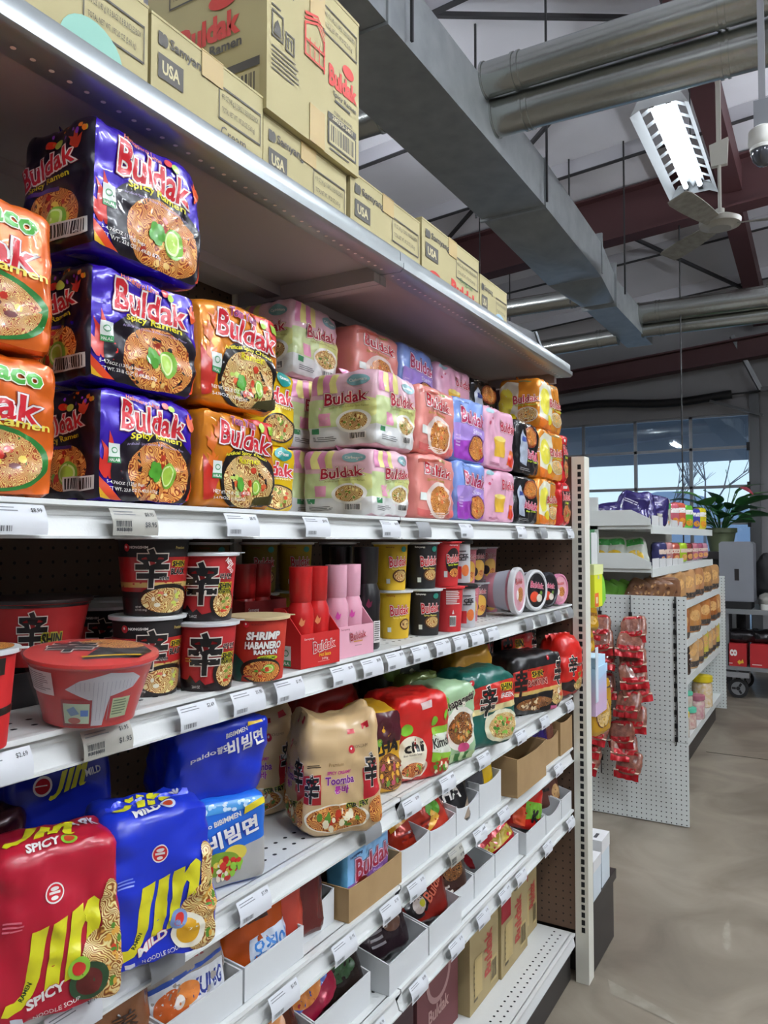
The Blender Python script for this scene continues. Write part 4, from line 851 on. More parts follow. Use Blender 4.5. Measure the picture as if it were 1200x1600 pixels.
# ---------------- cartons on the top shelf ----------------
TZ = 2.104
DK = paper('#4a4640'); CR = paper('#c8382e')
def c_usa(A, sy=1.0, big=False, low=False):
    v = .86
    A.rect(.06, v - .02 * sy, .1, v + .05 * sy, DK); A.ell(.125, v + .015 * sy, .022, .035 * sy, DK, 16); A.text('Samyang', .33, v - .0, .075 * sy, DK, w=.32, bold=.02)
def c_front(kind):
    def f(A):
        k = .3 / A.h if A.h < .25 else 1; s = .16 / A.h
        V = lambda m: 1 - m / A.h     # m = metres below the top edge
        A.rect(.05, V(.04), .085, V(.02), DK); A.ell(.1, V(.03), .025, .01 / A.h, DK, 16); A.text('Samyang', .29, V(.03), .02 / A.h, DK, w=.3, bold=.02)
        A.rect(.05, V(.088), .25, V(.052), DK); A.text('USA', .15, V(.07), .02 / A.h, paper('#c8bd92'), w=.14, bold=.03)
        for (a0, b0, a1, b1) in ((.56, V(.036), .97, V(.033)), (.56, V(.088), .97, V(.085)), (.56, V(.088), .567, V(.033)), (.963, V(.088), .97, V(.033))): A.rect(a0, b0, a1, b1, DK)
        A.text('4.93 OZ (140 g) X 5 BAGS X 8 BUNDLES/BOX', .765, V(.05), .011 / A.h, DK, w=.36); A.text('TOTAL NET WT. 197.20 OZ (5.60 kg)', .75, V(.071), .011 / A.h, DK, w=.32)
        if kind == 'tall':
            for (a0, b0, a1, b1) in ((.04, .42, .15, .43), (.04, .56, .15, .57), (.04, .42, .05, .57), (.14, .42, .15, .57), (.17, .4, .26, .41), (.17, .5, .26, .51), (.17, .4, .18, .51), (.25, .4, .26, .51)): A.rect(a0, b0, a1, b1, DK)
            A.poly([(.06, .44), (.13, .44), (.12, .5), (.095, .53), (.07, .5)], DK); A.rect(.195, .42, .205, .47, DK); A.poly([(.185, .47), (.215, .47), (.2, .49)], DK); A.rect(.225, .42, .235, .47, DK); A.poly([(.215, .47), (.245, .47), (.23, .49)], DK)
            A.lines(.04, .22, .34, .37, 6, DK, .3); A.lines(.04, .58, .15, .6, 1, DK)
            A.text('Buldak', .8, .5, .12, CR, w=.34, bold=.05, jig=.12); A.ell(.86, .61, .07, .04, CR, 20); A.text('Spicy Ramen', .82, .4, .04, DK, w=.28, bold=.02); A.lines(.7, .34, .94, .37, 1, DK, .5)
            # stove drawing, red line work
            for i in range(3): A.poly([(.36 + .006 * i, .66 + .03 * i), (.5, .72 + .02 * i), (.58, .63 + .03 * i), (.58, .64 + .03 * i), (.5, .735 + .02 * i), (.36, .675 + .03 * i)], CR)
            A.rect(.36, .48, .375, .68, CR); A.rect(.565, .46, .58, .66, CR); A.rect(.36, .57, .58, .582, CR); A.rect(.36, .48, .58, .492, CR)
            for u in (.41, .46, .51): A.rect(u, .49, u + .008, .6, CR)
            A.text('ITEM # 300590', .8, .285, .022, DK, w=.22); A.rect(.62, .225, .96, .265, DK); A.text('280375-2401', .79, .245, .028, paper('#c8bd92'), w=.24, bold=.02); A.rect(.62, .07, .96, .22, DK); A.bars(.635, .08, .945, .21, DK, paper('#b5aa7e'), 12); A.lines(.64, .03, .94, .05, 1, DK, .5)
        elif kind == 'original':
            A.text('Buldak', .72, .24, .24, CR, w=.5, bold=.05, jig=.1, rot=-2); A.text('Original', .74, .43, .09, paper('#4a7a44'), w=.24, rot=-4); A.ell(.2, .24, .09, .07, CR, 18); A.text('Ramen', .72, .06, .08, DK, w=.3, bold=.02)
        elif kind == 'cream':
            A.text('Cream', .7, V(.105), .018 / A.h, DK, w=.24, rot=2); A.text('Carbonara', .78, V(.125), .014 / A.h, paper('#6a7aa8'), w=.3, rot=3); A.poly([(.86, .06), (.96, .14), (.98, .13), (.88, .05)], CR); A.poly([(.96, .05), (.86, .15), (.87, .16), (.98, .07)], CR)
        elif kind == 'teal': A.ell(.62, .2, .2, .3, paper('#8cbfae'), 26)
        elif kind == 'torn': A.poly([(.4, .3), (.6, .22), (.8, .2), (.86, .1), (.6, .14), (.42, .22)], paper('#8a7a52')); A.poly([(.8, .06), (.97, .02), (.92, .24)], CR); A.lines(.42, .26, .8, .3, 1, DK)
        elif kind == 'last': A.ell(.7, .2, .2, .2, paper('#9cc0d4')); A.rect(.1, .1, .3, .14, paper('#5a3a7a'))
    return f
def c_left(A):
    for (a0, b0, a1, b1) in ((.2, .93, .96, .94), (.2, .78, .96, .79), (.2, .78, .21, .94), (.95, .78, .96, .94)): A.rect(a0, b0, a1, b1, DK)
    A.text('4.93 OZ (140 g) X 5 BAGS X 8 BUNDLES/BOX', .58, .895, .03, DK, w=.7); A.text('TOTAL NET WT. 197.20 OZ (5.60 kg)', .52, .83, .03, DK, w=.58)
    A.text('Buldak', .55, .55, .15, CR, w=.5, bold=.05); A.ell(.66, .7, .12, .05, CR); A.text('Ramen', .68, .43, .06, DK, w=.26, bold=.03); A.rect(.6, .25, .95, .3, DK); A.bars(.62, .08, .95, .24, DK, paper('#b5aa7e'), 2)
YC = .825
carton('carton', 'pale carton with a teal spot at the far left of the top shelf', .50, .75, YC, YC + .3, TZ, .152, c_front('teal'))
carton('carton', 'pale carton lying on another carton in the upper left corner', .44, .752, YC + .012, YC + .3, TZ + .155, .2, c_front(''))
carton('carton', 'pale carton with handwriting on it, left of the tall carton', .756, 1.004, YC, YC + .3, TZ, .15, c_front('cream'))
carton('carton', 'torn low pale carton underneath the tall carton', 1.012, 1.272, YC + .005, YC + .3, TZ, .128, c_front('torn'))
carton('carton', 'tall pale carton with red stove drawing and barcode, highest on top shelf', 1.004, 1.298, YC - .008, YC + .28, TZ + .131, .318, c_front('tall'), c_left)
carton('carton', 'pale carton right of the tall carton with its top flap bowed up', 1.28, 1.58, YC, YC + .3, TZ, .142, c_front(''))
carton('carton', 'pale carton with big red lettering, second from the far end on top', 1.592, 1.93, YC, YC + .3, TZ, .16, c_front('original'))
carton('carton', 'last small pale carton at the far end of the top shelf', 1.938, 2.14, YC, YC + .3, TZ, .128, c_front('last'), tape=False)
b = MB(); pr = [(-.24, 0), (.24, 0), (.24, .11), (.2, .16), (-.24, .19)]; b.prism(pr, 'y', 0, .035, mat('monitor_black', '#26282c', .35)); o = b.build('monitor', None, (2.5, .98, 2.102), (0, 0, R(-14)), 30, True)
tag(o, 'black flat screen housing seen from the back at the far end of the top shelf', 'monitor')
b = MB(); b.prism([(.235, 0), (.25, 0), (.25, .11), (.21, .168), (.2, .162), (.236, .11)], 'y', -.004, .04, mat('bezel_grey', '#6d7277', .3)); b.build('bezel', o, fix=True)

# ---------------- multipacks at eye level ----------------
z = SH['S2'] + .0005
L1, L2_, L3 = z, z + .1475, z + .303
G = 'foil multipacks at eye level'
PUR = '#3614a4'
multipack('noodle_multipack', 'orange multipack with green bowl print, lower of two at the left edge', .39, .588, .79, .11, L1, .158, '#d8641c', art_taco, seed=1, group=G, fins=((0, .15, .166, '#d8641c'),))
multipack('noodle_multipack', 'orange multipack with green bowl print, upper of two at the left edge', .38, .576, .785, .11, L1 + .165, .168, '#d8641c', art_taco, seed=2, group=G)
multipack('noodle_multipack', 'purple multipack with lime print, bottom of the stack of three', .642, .814, .792, .115, L1, .146, PUR, art_habanero, art_habanero_side, seed=3, group=G, fins=((-.01, .136, .152, PUR),))
multipack('noodle_multipack', 'purple multipack with lime print, middle of the stack of three', .636, .817, .792, .125, L2_ + .005, .15, PUR, art_habanero, art_habanero_side, seed=4, group=G, fins=((-.01, .14, .155, PUR),))
multipack('noodle_multipack', 'purple multipack with lime print, top of the stack of three', .622, .82, .785, .14, L3 + .012, .17, PUR, art_habanero, art_habanero_side, seed=5, group=G, fins=((.01, .156, .18, PUR),), taper=.04)
multipack('noodle_multipack', 'dark purple multipack half hidden behind the orange packs', .40, .6, .93, .12, L3 + .01, .165, PUR, art_habanero, art_habanero_side, seed=6, group=G)
for i, (zz, tn, x1) in enumerate(((L1, 'lower', .987), (L2_ + .005, 'upper', .997))):
    multipack('noodle_multipack', f'gold and red multipack with a black bowl ring, {tn} of two', .822, x1, .785, .12, zz, (.143, .16)[i], '#d8821a', art_tomyum, seed=8 + i, group=G, fins=((.0, .135, .15, '#c8281c'),) if i == 0 else ((0, .15, .172, '#d8501c'),), lean=(0, .02 * i))
for i, (zz, tn) in enumerate(((L1, 'lower'), (L1 + .115, 'upper'))):
    multipack('noodle_multipack', f'yellow multipack with teal spot beside the gold packs, {tn} of two', .985, 1.11, .835, .12, zz, (.113, .135)[i], '#e0ba14', art_cheese_yellow, seed=11 + i, group=G)
CB = '#e2b8c4'
for i, (zz, tn, a0, a1, h) in enumerate(((L1, 'lower', 1.308, 1.468, .137), (L2_ - .005, 'upper', 1.322, 1.496, .158))):
    multipack('noodle_multipack', f'striped pink and green multipack at the front corner, {tn} of two', a0, a1, .79, .17, zz, h, CB, art_carbonara, art_carbonara, seed=14 + i, group=G, film_=True, fins=((0, h - .012, h + .01, '#d98ab0'),))
for i, (zz, tn, h) in enumerate(((L1, 'bottom', .145), (L2_, 'middle', .152), (L3, 'top', .165))):
    multipack('noodle_multipack', f'striped pink and green multipack standing back in the shade, {tn} of three', 1.295, 1.48, .985, .15, zz, h, CB, art_carbonara, art_carbonara, seed=17 + i, group=G, film_=True)
RS = '#dd8a80'
multipack('noodle_multipack', 'salmon multipack in the front row, lower of two', 1.49, 1.69, .785, .12, L1, .145, RS, art_rose, seed=21, group=G, film_=True, crump=.006)
multipack('noodle_multipack', 'salmon multipack in the front row, upper of two', 1.505, 1.695, .79, .12, L2_, .157, RS, art_rose, seed=22, group=G, film_=True)
multipack('noodle_multipack', 'salmon multipack on top of the back row under the shelf', 1.505, 1.7, .95, .12, L3 + .012, .145, RS, art_rose, seed=23, group=G, film_=True)
BL = '#7e9bdc'
multipack('noodle_multipack', 'blue and violet multipack in the front row, lower of two', 1.70, 1.888, .79, .12, L1, .148, BL, art_quattro, seed=24, group=G, film_=True)
multipack('noodle_multipack', 'blue and violet multipack in the front row, upper of two', 1.70, 1.878, .79, .12, L2_, .162, BL, art_quattro, seed=25, group=G, film_=True)
multipack('noodle_multipack', 'blue and violet multipack on top of the back row', 1.715, 1.91, .95, .12, L3 + .01, .15, BL, art_quattro, seed=26, group=G, film_=True)
PK = '#e0a8c0'
multipack('noodle_multipack', 'light pink multipack in the front row, lower of two', 1.892, 2.1, .79, .12, L1, .143, PK, art_pink, seed=27, group=G, film_=True, crump=.005)
multipack('noodle_multipack', 'light pink multipack in the front row, upper of two', 1.885, 2.105, .79, .12, L2_, .165, PK, art_pink, seed=28, group=G, film_=True)
multipack('noodle_multipack', 'light pink multipack on top of the back row', 1.925, 2.155, .95, .12, L3 + .008, .145, PK, art_pink, seed=29, group=G, film_=True)
BK = '#19181b'
multipack('noodle_multipack', 'black multipack in the front row, lower of two', 2.11, 2.3, .79, .12, L1, .14, BK, art_black, seed=30, group=G, crump=.006)
multipack('noodle_multipack', 'black multipack in the front row, upper of two', 2.11, 2.325, .79, .12, L2_, .16, BK, art_black, seed=31, group=G, crump=.006)
multipack('noodle_multipack', 'black multipack in the shade on top of the back row', 2.175, 2.37, .95, .12, L3 + .005, .15, BK, art_black, seed=32, group=G)
OR = '#dc8a28'
multipack('noodle_multipack', 'orange and cream multipack near the far end, bottom of three', 2.305, 2.515, .79, .13, L1, .145, OR, art_cheese, seed=33, group=G, crump=.006)
multipack('noodle_multipack', 'orange and cream multipack near the far end, middle of three', 2.335, 2.56, .79, .13, L2_, .16, OR, art_cheese, art_cheese, seed=34, group=G, crump=.005)
multipack('noodle_multipack', 'orange and cream multipack near the far end, top of three', 2.345, 2.58, .795, .145, L3 + .004, .168, OR, art_cheese, art_cheese, seed=35, group=G, taper=.06, fins=((.01, .15, .178, '#d8701c'),))
multipack('noodle_multipack', 'red multipack at the far end beside the post, lower of two', 2.52, 2.625, .785, .12, L1, .147, '#c8242a', art_red2x, seed=36, group=G)
multipack('noodle_multipack', 'red multipack at the far end beside the post, upper of two', 2.56, 2.625, .79, .12, L2_, .165, '#c8242a', art_red2x, seed=37, group=G, crump=.006)

# ---------------- cups and sauces ----------------
z = SH['S3'] + .0006
GC = 'cups on the second display shelf'
def lid_noodle(A): A.ell(.5, .5, .46, .46, N_ORANGE(), 36); A.text('SPICY', .5, .6, .14, I('#d8d020'), w=.5, bold=.04)
cup('noodle_cup', 'red and yellow cup with flames cut off by the left edge', (.487, .792), .046, .036, .104, z, '#c01c1e', cup_gourmet, lidart=lid_noodle, rz=-46, group=GC)
# bowl, shrink-wrapped
t = thing('noodle_bowl', 'shrink-wrapped red noodle bowl with white back label, lying tilted at the shelf edge', 'noodle bowl', (.642, .795, z + .004), 0, rot=(R(4), R(3), R(-50)))
RT, RB, HB = .0745, .053, .078
def bowl_art(A):
    A.rect(.2, .5, .385, .86, I('#dcd8d8')); A.lines(.21, .54, .38, .82, 9, I('#6a6066'), .35)
    A.poly([(.44, .62), (.5, .76), (.62, .88), (.72, .84), (.77, .74), (.74, .6), (.63, .5), (.61, .04), (.5, .04), (.54, .46), (.5, .52)], I('#b4b2b8'))
    for i in range(15): A.rect(.485 + .018 * i, .6 if i < 4 or i > 8 else .12, .487 + .018 * i, .74, I('#93919a'))
    A.rect(.415, .04, .555, .46, I('#8a1420')); A.rect(.425, .08, .545, .4, I('#a9bfa4')); A.poly([(.44, .3), (.475, .36), (.5, .24), (.46, .2)], I('#6a8ab0')); A.rect(.505, .2, .54, .3, I('#4a78c0')); A.ell(.475, .13, .03, .05, I('#a85a50'))
    A.rect(.635, .1, .74, .5, I('#a81c28')); A.rect(.645, .14, .735, .46, I('#a8b48a')); A.lines(.65, .17, .73, .43, 6, I('#5a6a4a'), .4)
cupmesh(RT, RB, HB, '#b8201f', bowl_art, rib=True).build('bowl_body', t)
b = MB(); b.lathe([(RT + .001, HB - .006), (RT + .004, HB - .003), (RT + .0035, HB + .001), (RT - .004, HB + .0025), (RT * .6, HB + .005), (0, HB + .006)], mat('lid_red', '#c8241c', .3, coat=.3), 56)
A = Art(2 * RT, 2 * RT, .02)
A.poly([(.5, .1), (.9, .25), (.97, .5), (.8, .85), (.6, .7)], I('#191417')); A.ell(.62, .66, .26, .2, N_ORANGE(), 30); A.text('辛', .34, .48, .4, I(K), bold=.04, ol=(I('#e0c8bc'), .03)); A.poly([(.5, .12), (.92, .3), (.9, .33), (.48, .15)], I('#c8a030'))
A.put(b, lambda x, y, l: Vector((x - RT, y - RT, HB + .0065 - .0045 * min(1, math.hypot(x - RT, y - RT) / RT) ** 2 + l)), .0008)
b.build('lid', t)
b = MB(); b.lathe([(0, -.001), (RB + .001, -.0015), (RT + .0045, HB - .006), (RT + .006, HB + .001), (RT * .5, HB + .009), (0, HB + .0095)], mat('shrink_film', '#f4f4f6', .06, alpha=.06, bump=.5, bscale=30), 40); b.build('shrink_wrap', t)
# back row, in the shade
def bowl_shin(A): art_shin_symbol(A, .49, .55, .6, .14); A.text('SHIN', .585, .42, .18, I(K), w=.1, bold=.04, ol=(I('#a8a02a'), .09)); A.rect(0, .9, 1, 1, I('#1a1416'))
cup('noodle_bowl', 'red noodle bowl in the shade behind the shrink-wrapped bowl', (.70, .985), .075, .056, .09, z + .047, '#a81c1c', bowl_shin, lid=mat('lid_dark', '#2a1c1c', .4), rz=-36, cat='noodle bowl')
tray('display_box', 'dark flat box under the shaded red bowl at the back left', .60, .79, .92, 1.08, z, .045, .045, mat('dark_box', '#1c1a1c', .6))
S1c = cup('noodle_cup', 'black and red cup with gold band, lower of the two stacked', (.796, .862), .0515, .040, .111, z, '#1a1517', cup_shinblk, rz=-34, group=GC)
dup(S1c, (.80, .855, z + .1135), 'black and red cup with gold band, topmost on its stack', R(-44), GC)
dup(S1c, (.862, 1.05, z), 'black and red cup in the shade between the red bowl and the front stack', R(-30), GC)
S2c = cup('noodle_cup', 'red cup with black brush character, lower of the two stacked', (.866, .813), .0455, .036, .098, z, '#b01e22', cup_shinred, rz=-38, group=GC)
cup('noodle_cup', 'red cup with slanted white lettering at its edge, on top of the red stack', (.878, .826), .0465, .037, .1, z + .1, '#b01e22', cup_shinred2, rz=-44, group=GC)
cup('noodle_cup', 'red and green cup with big white shrimp habanero lettering', (.968, .798), .0475, .0385, .099, z, '#b8301e', cup_habanero, lid=mat('lid_print', '#c8b48a', .35), rz=-46, group=GC)
for x, y, lb in ((.98, 1.14, 'dark noodle cup against the back panel behind the stacked cups'), (.63, 1.14, 'dark noodle cup against the back panel at the left')):
    dup(S1c, (x, y, z), lb, R(-20), GC)
# sauce bottles
def bottle_art(c1):
    def f(A): A.poly([(.47, .78), (.5, .9), (.52, .83), (.545, .86), (.53, .76), (.5, .73)], I(c1)); A.rect(.56, .12, .68, .5, I('#d8d4d0')); A.lines(.57, .14, .67, .48, 9, I('#3a3434'), .4); title(A, .44, .5, .08, .2)
    return f
def bottle(label, c, col, capcol, art, z0, s=1.0, group=None):
    t = thing('sauce_bottle', label, 'bottle', (c[0], c[1], z0), R(-50), group); b = MB()
    r = .0225 * s; H = .112 * s
    pf = [(0, 0), (r * .9, 0), (r, .004), (r * 1.0, H * .55), (r * 1.06, H * .72), (r * 1.0, H * .86), (r * .8, H * .97), (r * .78, H)]
    b.lathe(pf, mat('bottle_' + col, col, .3, coat=.3), 32)
    A = Art(2 * math.pi * r, H * .85, .012); art(A); Wd = A.w
    A.put(b, lambda a, v, l: Vector(((r * 1.035 + l) * math.sin((a / Wd - .5) * 6.2832), -(r * 1.035 + l) * math.cos((a / Wd - .5) * 6.2832), v)), .0008)
    b.build('body', t)
    b = MB(); b.lathe([(r * .79, H * .98), (r * .86, H), (r * .93, H * 1.5), (r * .93, H * 1.53), (0, H * 1.53)], mat('cap_' + capcol, capcol, .32, coat=.2), 32); b.build('cap', t); return t
def sbox(label, x0, x1, y0, y1, col, art, g=None, back=.1, front=.058):
    t = thing('display_box', label, 'display box', ((x0 + x1) / 2, (y0 + y1) / 2, z), R(-4), g); hx = (x1 - x0) / 2; hy = (y1 - y0) / 2; m = paper(col); th = .0015
    b = MB(); b.box(-hx, hx, -hy, -hy + th, 0, front, m); A = Art(2 * hx, front, 9); art(A); A.put(b, lambda a, v, l: (a - hx, -hy - l, v)); b.build('front_panel', t)
    for s in (-1, 1):
        b = MB(); b.prism([(-hy, 0), (hy, 0), (hy, back), (hy * .2, back), (-hy, front)], 'x', s * hx - (th if s > 0 else 0), s * hx + (th if s < 0 else 0), m)
        if s < 0: A = Art(2 * hy, front, 9); halal(A, .3, .05, .36, .6); A.put(b, lambda a, v, l: (-hx - l, hy - a, v))
        b.build('side_panel', t, fix=(s > 0))
    b = MB(); b.box(-hx, hx, hy - th, hy, 0, back, m); b.box(-hx + th, hx - th, -hy + th, hy - th, 0, .001, m); b.build('back_panel', t); return t
def redbox_art(A): title(A, .58, .6, .3, .56, c='#c8242a', rot=4); A.text('Hot Sauce', .6, .34, .12, I('#e0a82a'), w=.3, bold=.03); A.text('200g', .6, .2, .08, I(W_), w=.16); A.lines(.42, .1, .8, .14, 1, I('#e09088')); A.text('Samyang', .2, .85, .08, I(W_), w=.24)
def pinkbox_art(A): title(A, .55, .66, .24, .44, c='#a8303c', o='#eec8d2', rot=4); A.lines(.42, .42, .74, .5, 1, I('#d89a50')); A.lines(.46, .3, .7, .36, 1, I('#b08888')); A.text('Samyang', .2, .9, .07, I('#8a3a4a'), w=.24)
sbox('open red sauce display box holding red bottles', 1.062, 1.17, .778, .84, '#c01f1d', redbox_art)
sbox('open pink sauce display box holding pink bottles', 1.185, 1.3, .785, .845, '#dfa4b4', pinkbox_art)
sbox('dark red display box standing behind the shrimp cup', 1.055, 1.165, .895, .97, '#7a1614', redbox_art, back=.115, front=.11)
GB = 'sauce bottles in the display boxes'
for i, (x, y, lb) in enumerate(((1.092, .806, 'red sauce bottle in the red box, nearer of the two'), (1.142, .808, 'red sauce bottle in the red box, farther of the two'))):
    bottle(lb, (x, y), '#c01c1c', '#b81c1c', bottle_art('#e08a5a'), z + .0012, 1, GB)
for i, (x, y, lb) in enumerate(((1.216, .814, 'pink sauce bottle in the pink box, nearer of the two'), (1.268, .816, 'pink sauce bottle in the pink box, farther of the two'))):
    bottle(lb, (x, y), '#dda0b2', '#e2a9bb', bottle_art('#d04aa0'), z + .0012, 1, GB)
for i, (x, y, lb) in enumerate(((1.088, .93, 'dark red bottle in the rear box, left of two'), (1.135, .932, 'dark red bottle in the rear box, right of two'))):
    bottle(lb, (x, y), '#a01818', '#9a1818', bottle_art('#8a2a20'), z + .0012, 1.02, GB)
bottle('tall black sauce bottle standing right of the pink box', (1.338, .822), '#161416', '#121113', bottle_art('#6a1a3a'), z, 1.2, GB)
bottle('tall black sauce bottle behind the front black one', (1.34, .885), '#161416', '#121113', bottle_art('#6a1a3a'), z, 1.2, GB)
GS = 'stacked cups in the farther bay'
def pair(c, Rt, H, col, a0, a1, nm, rz=-52, lid=None, Rb=None):
    lid = lid or mat('rim_' + col, col, .4)
    cup('noodle_cup', nm + ', lower of two', c, Rt, Rb or Rt * .8, H, z, col, a0, lid, rz, group=GS); cup('noodle_cup', nm + ', upper of two', (c[0] - .004, c[1] + .006), Rt, Rb or Rt * .8, H, z + H + .002, col, a1, lid, rz + 8, group=GS)
pair((1.522, .862), .0405, .106, '#d0a81c', cup_buldak('#8a3a1a', False), cup_buldak('#8a3a1a', True), 'yellow noodle cup in the front row', lid=LIDW)
pair((1.606, .828), .0405, .106, '#1b1a1c', cup_buldak_black, cup_buldak_black, 'black noodle cup in the front row', lid=LIDW)
pair((1.70, .812), .0385, .107, '#c0282c', cup_buldak_back, cup_buldak_red, 'red noodle cup in the front row')
LK = mat('lid_black', '#1f2022', .35)
t_ = []
for i, (x, y, zz, lb) in enumerate(((1.80, .812, z, 'slim pale grey cup with black lid, lower of two'), (1.792, .822, z + .112, 'slim pale grey cup with black lid, upper of two'))):
    o = cup('noodle_cup', lb, (x, y), .029, .026, .104, zz, '#b9babd', cup_grey, LK, -56, group=GS)
    b = MB(); b.lathe([(.033, .098), (.034, .1), (.034, .106), (.029, .109), (.0, .109)], LK, 36); b.build('cap_ring', o)
dk = [(1.40, 1.05, '#a88a1e', 'shade-darkened yellow cup at the back behind the pink bottles'), (1.30, 1.07, '#7a6a1a', 'dim yellow cup at the back behind the red bottles'), (1.50, 1.0, '#141314', 'black cup at the back behind the black bottle'), (1.18, 1.1, '#5a4a18', 'dim cup at the back behind the dark red box')]  # yellow cups darkened in steps; back-row shade is put into their colour
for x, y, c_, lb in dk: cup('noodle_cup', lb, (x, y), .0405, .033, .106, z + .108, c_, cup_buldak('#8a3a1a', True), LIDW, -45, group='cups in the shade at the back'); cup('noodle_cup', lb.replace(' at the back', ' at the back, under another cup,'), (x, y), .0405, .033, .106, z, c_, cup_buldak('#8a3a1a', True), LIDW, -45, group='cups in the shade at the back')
for i, (x, y, c_, nm) in enumerate(((1.93, .872, '#b0606c', 'dusky pink cup in clear film'), (2.06, .90, '#4a3a40', 'dark patterned cup in clear film'), (2.22, .93, '#c0808c', 'pink patterned cup in clear film near the end'))):
    pair((x, y), .043, .098, c_, cup_pinkish, cup_pinkish, nm, lid=mat('clear_lid', '#c8cacc', .15, alpha=.6))
def sidebowl(label, c, Rt, col, lidcol, art, rz, d=.085, clear=False):
    # bowl lying on its side: axis horizontal, lid facing out
    t = thing('noodle_bowl', label, 'noodle bowl', (c[0], c[1], z + Rt + .004), 0, 'round bowls lying on their sides', rot=(R(90), 0, R(rz)))
    cupmesh(Rt * .93, Rt * .74, d, col, None, rib=True).build('bowl_body', t)
    b = MB(); lm = mat('ring_' + lidcol, lidcol, .3, coat=.2); b.lathe([(Rt * .93, d - .014), (Rt, d - .012), (Rt * 1.02, d - .002), (Rt, d + .004), (Rt * .9, d + .005), (Rt * .86, d + .002), (0, d + .002)], lm, 48)
    A = Art(2 * Rt, 2 * Rt, .02); art(A); A.put(b, lambda x, y, l: (x - Rt, y - Rt, d + .0022 + l), .0005); b.build('lid', t)
    b = MB(); b.lathe([(Rt * .8, d * .3), (Rt * .905, d * .75)], mat('bowl_label', '#b7b8c4', .4), 48); b.build('label_band', t)
def lid_pink(A): A.ell(.5, .5, .42, .42, I('#d89aa8'), 36); A.ell(.58, .42, .2, .16, N_ORANGE(), 24); title(A, .5, .7, .12, .5); A.ell(.36, .42, .09, .1, I('#e8dcd8'), 16)
def lid_blk(A): A.ell(.5, .5, .42, .42, I('#1c1a1e'), 36); title(A, .52, .62, .14, .6, c='#b8204a', o='#e6c4d0', rot=-8); A.ell(.4, .34, .2, .13, I('#d8482a'), 22); A.ell(.62, .3, .13, .1, I('#d8cfc0'), 20); A.ell(.7, .42, .06, .05, I('#6a8a3a'))
sidebowl('pink bowl lying on its side with white rimmed lid facing the aisle', (2.125, .876), .068, '#d28a98', '#d6d6d8', lid_pink, 4)
sidebowl('bowl lying on its side with black print inside a white lid rim', (2.30, .874), .062, '#2a282c', '#d6d6d8', lid_blk, -12)
sidebowl('dark bowl lying on its side, third of the row', (2.425, .876), .056, '#2a282c', '#34343a', lid_blk, -12)
sidebowl('pink rimmed bowl lying on its side next to the slotted post', (2.545, .876), .051, '#d27a98', '#d88aa8', lid_pink, -12)

# ---------------- large packs on the third display shelf ----------------
z = SH['S4'] + .0005
G4 = 'family packs on the third display shelf'
JR, JB = '#b0142e', '#1430c0'
multipack('noodle_multipack', 'crimson four pack with yellow lettering at the lower left, filling the shelf edge', .528, .668, .755, .1, z, .18, JR, art_jin('SPICY'), None, art_jin_top('SPICY'), rz=-26, seed=41, n=13, crump=.0085, taper=.05, group=G4, film_=True, lean=(0, .06))
multipack('noodle_multipack', 'royal blue four pack with yellow lettering in front, beside the crimson pack', .662, .80, .735, .1, z, .182, JB, art_jin('MILD'), None, art_jin_top('MILD'), rz=-24, seed=42, n=13, crump=.0095, taper=.05, group=G4, film_=True, lean=(0, .06), fins=((.0, .172, .19, JB),))
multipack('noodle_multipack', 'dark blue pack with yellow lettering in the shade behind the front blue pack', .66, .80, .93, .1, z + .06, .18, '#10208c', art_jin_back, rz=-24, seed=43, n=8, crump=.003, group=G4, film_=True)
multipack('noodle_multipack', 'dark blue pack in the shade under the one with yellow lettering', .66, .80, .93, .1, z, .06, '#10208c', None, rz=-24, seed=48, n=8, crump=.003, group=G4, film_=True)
multipack('noodle_multipack', 'light blue pack with white lettering and a vegetable print, beneath the folded blue pack', .875, 1.0, .80, .11, z, .135, '#1f6ad0', art_paldo, rz=-24, seed=44, n=8, crump=.003, group=G4, film_=True)
multipack('noodle_multipack', 'shiny blue pack with white lettering lying on top, touching the shelf above', .855, 1.01, .83, .11, z + .125, .13, '#1230b8', art_paldo_back, rz=-24, seed=45, n=8, crump=.0095, group=G4, film_=True, lean=(.02, -.25), fins=((-.03, .11, .145, '#1230b8'),))
TB = '#d2b282'
tm = multipack('noodle_multipack', 'beige bag with brush characters and gathered ears, standing alone in front', 1.135, 1.29, .758, .12, z, .2, TB, art_toomba, art_toomba, rz=-38, seed=46, n=7, crump=.0085, taper=.1, group=G4, film_=True, ear=.045)
multipack('noodle_multipack', 'beige bag with brush characters in the shade behind the front beige bag', 1.13, 1.27, .94, .125, z, .2, TB, art_toomba, art_toomba, rz=-38, seed=47, n=7, crump=.0085, taper=.12, group=G4, film_=True, ear=.045)
multipack('noodle_multipack', 'yellow and maroon pack squeezed between the beige bag and the red kimchi pack', 1.39, 1.475, .815, .11, z, .175, '#d8a424', art_yellow_zha, rz=-24, seed=49, n=8, crump=.008, group=G4, film_=True)
multipack('noodle_multipack', 'red kimchi pack with green patches in front', 1.48, 1.64, .785, .13, z, .185, '#c8201c', art_kimchi, rz=-24, seed=50, n=7, crump=.0085, group=G4, film_=True)
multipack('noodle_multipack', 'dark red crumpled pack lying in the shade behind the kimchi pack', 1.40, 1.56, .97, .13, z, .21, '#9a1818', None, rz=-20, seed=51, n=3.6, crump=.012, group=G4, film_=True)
multipack('noodle_multipack', 'pale green pack with a dark noodle print, right of the kimchi pack', 1.645, 1.765, .775, .12, z, .185, '#9cbc92', art_chapa, rz=-22, seed=52, n=7, crump=.0085, group=G4, film_=True)
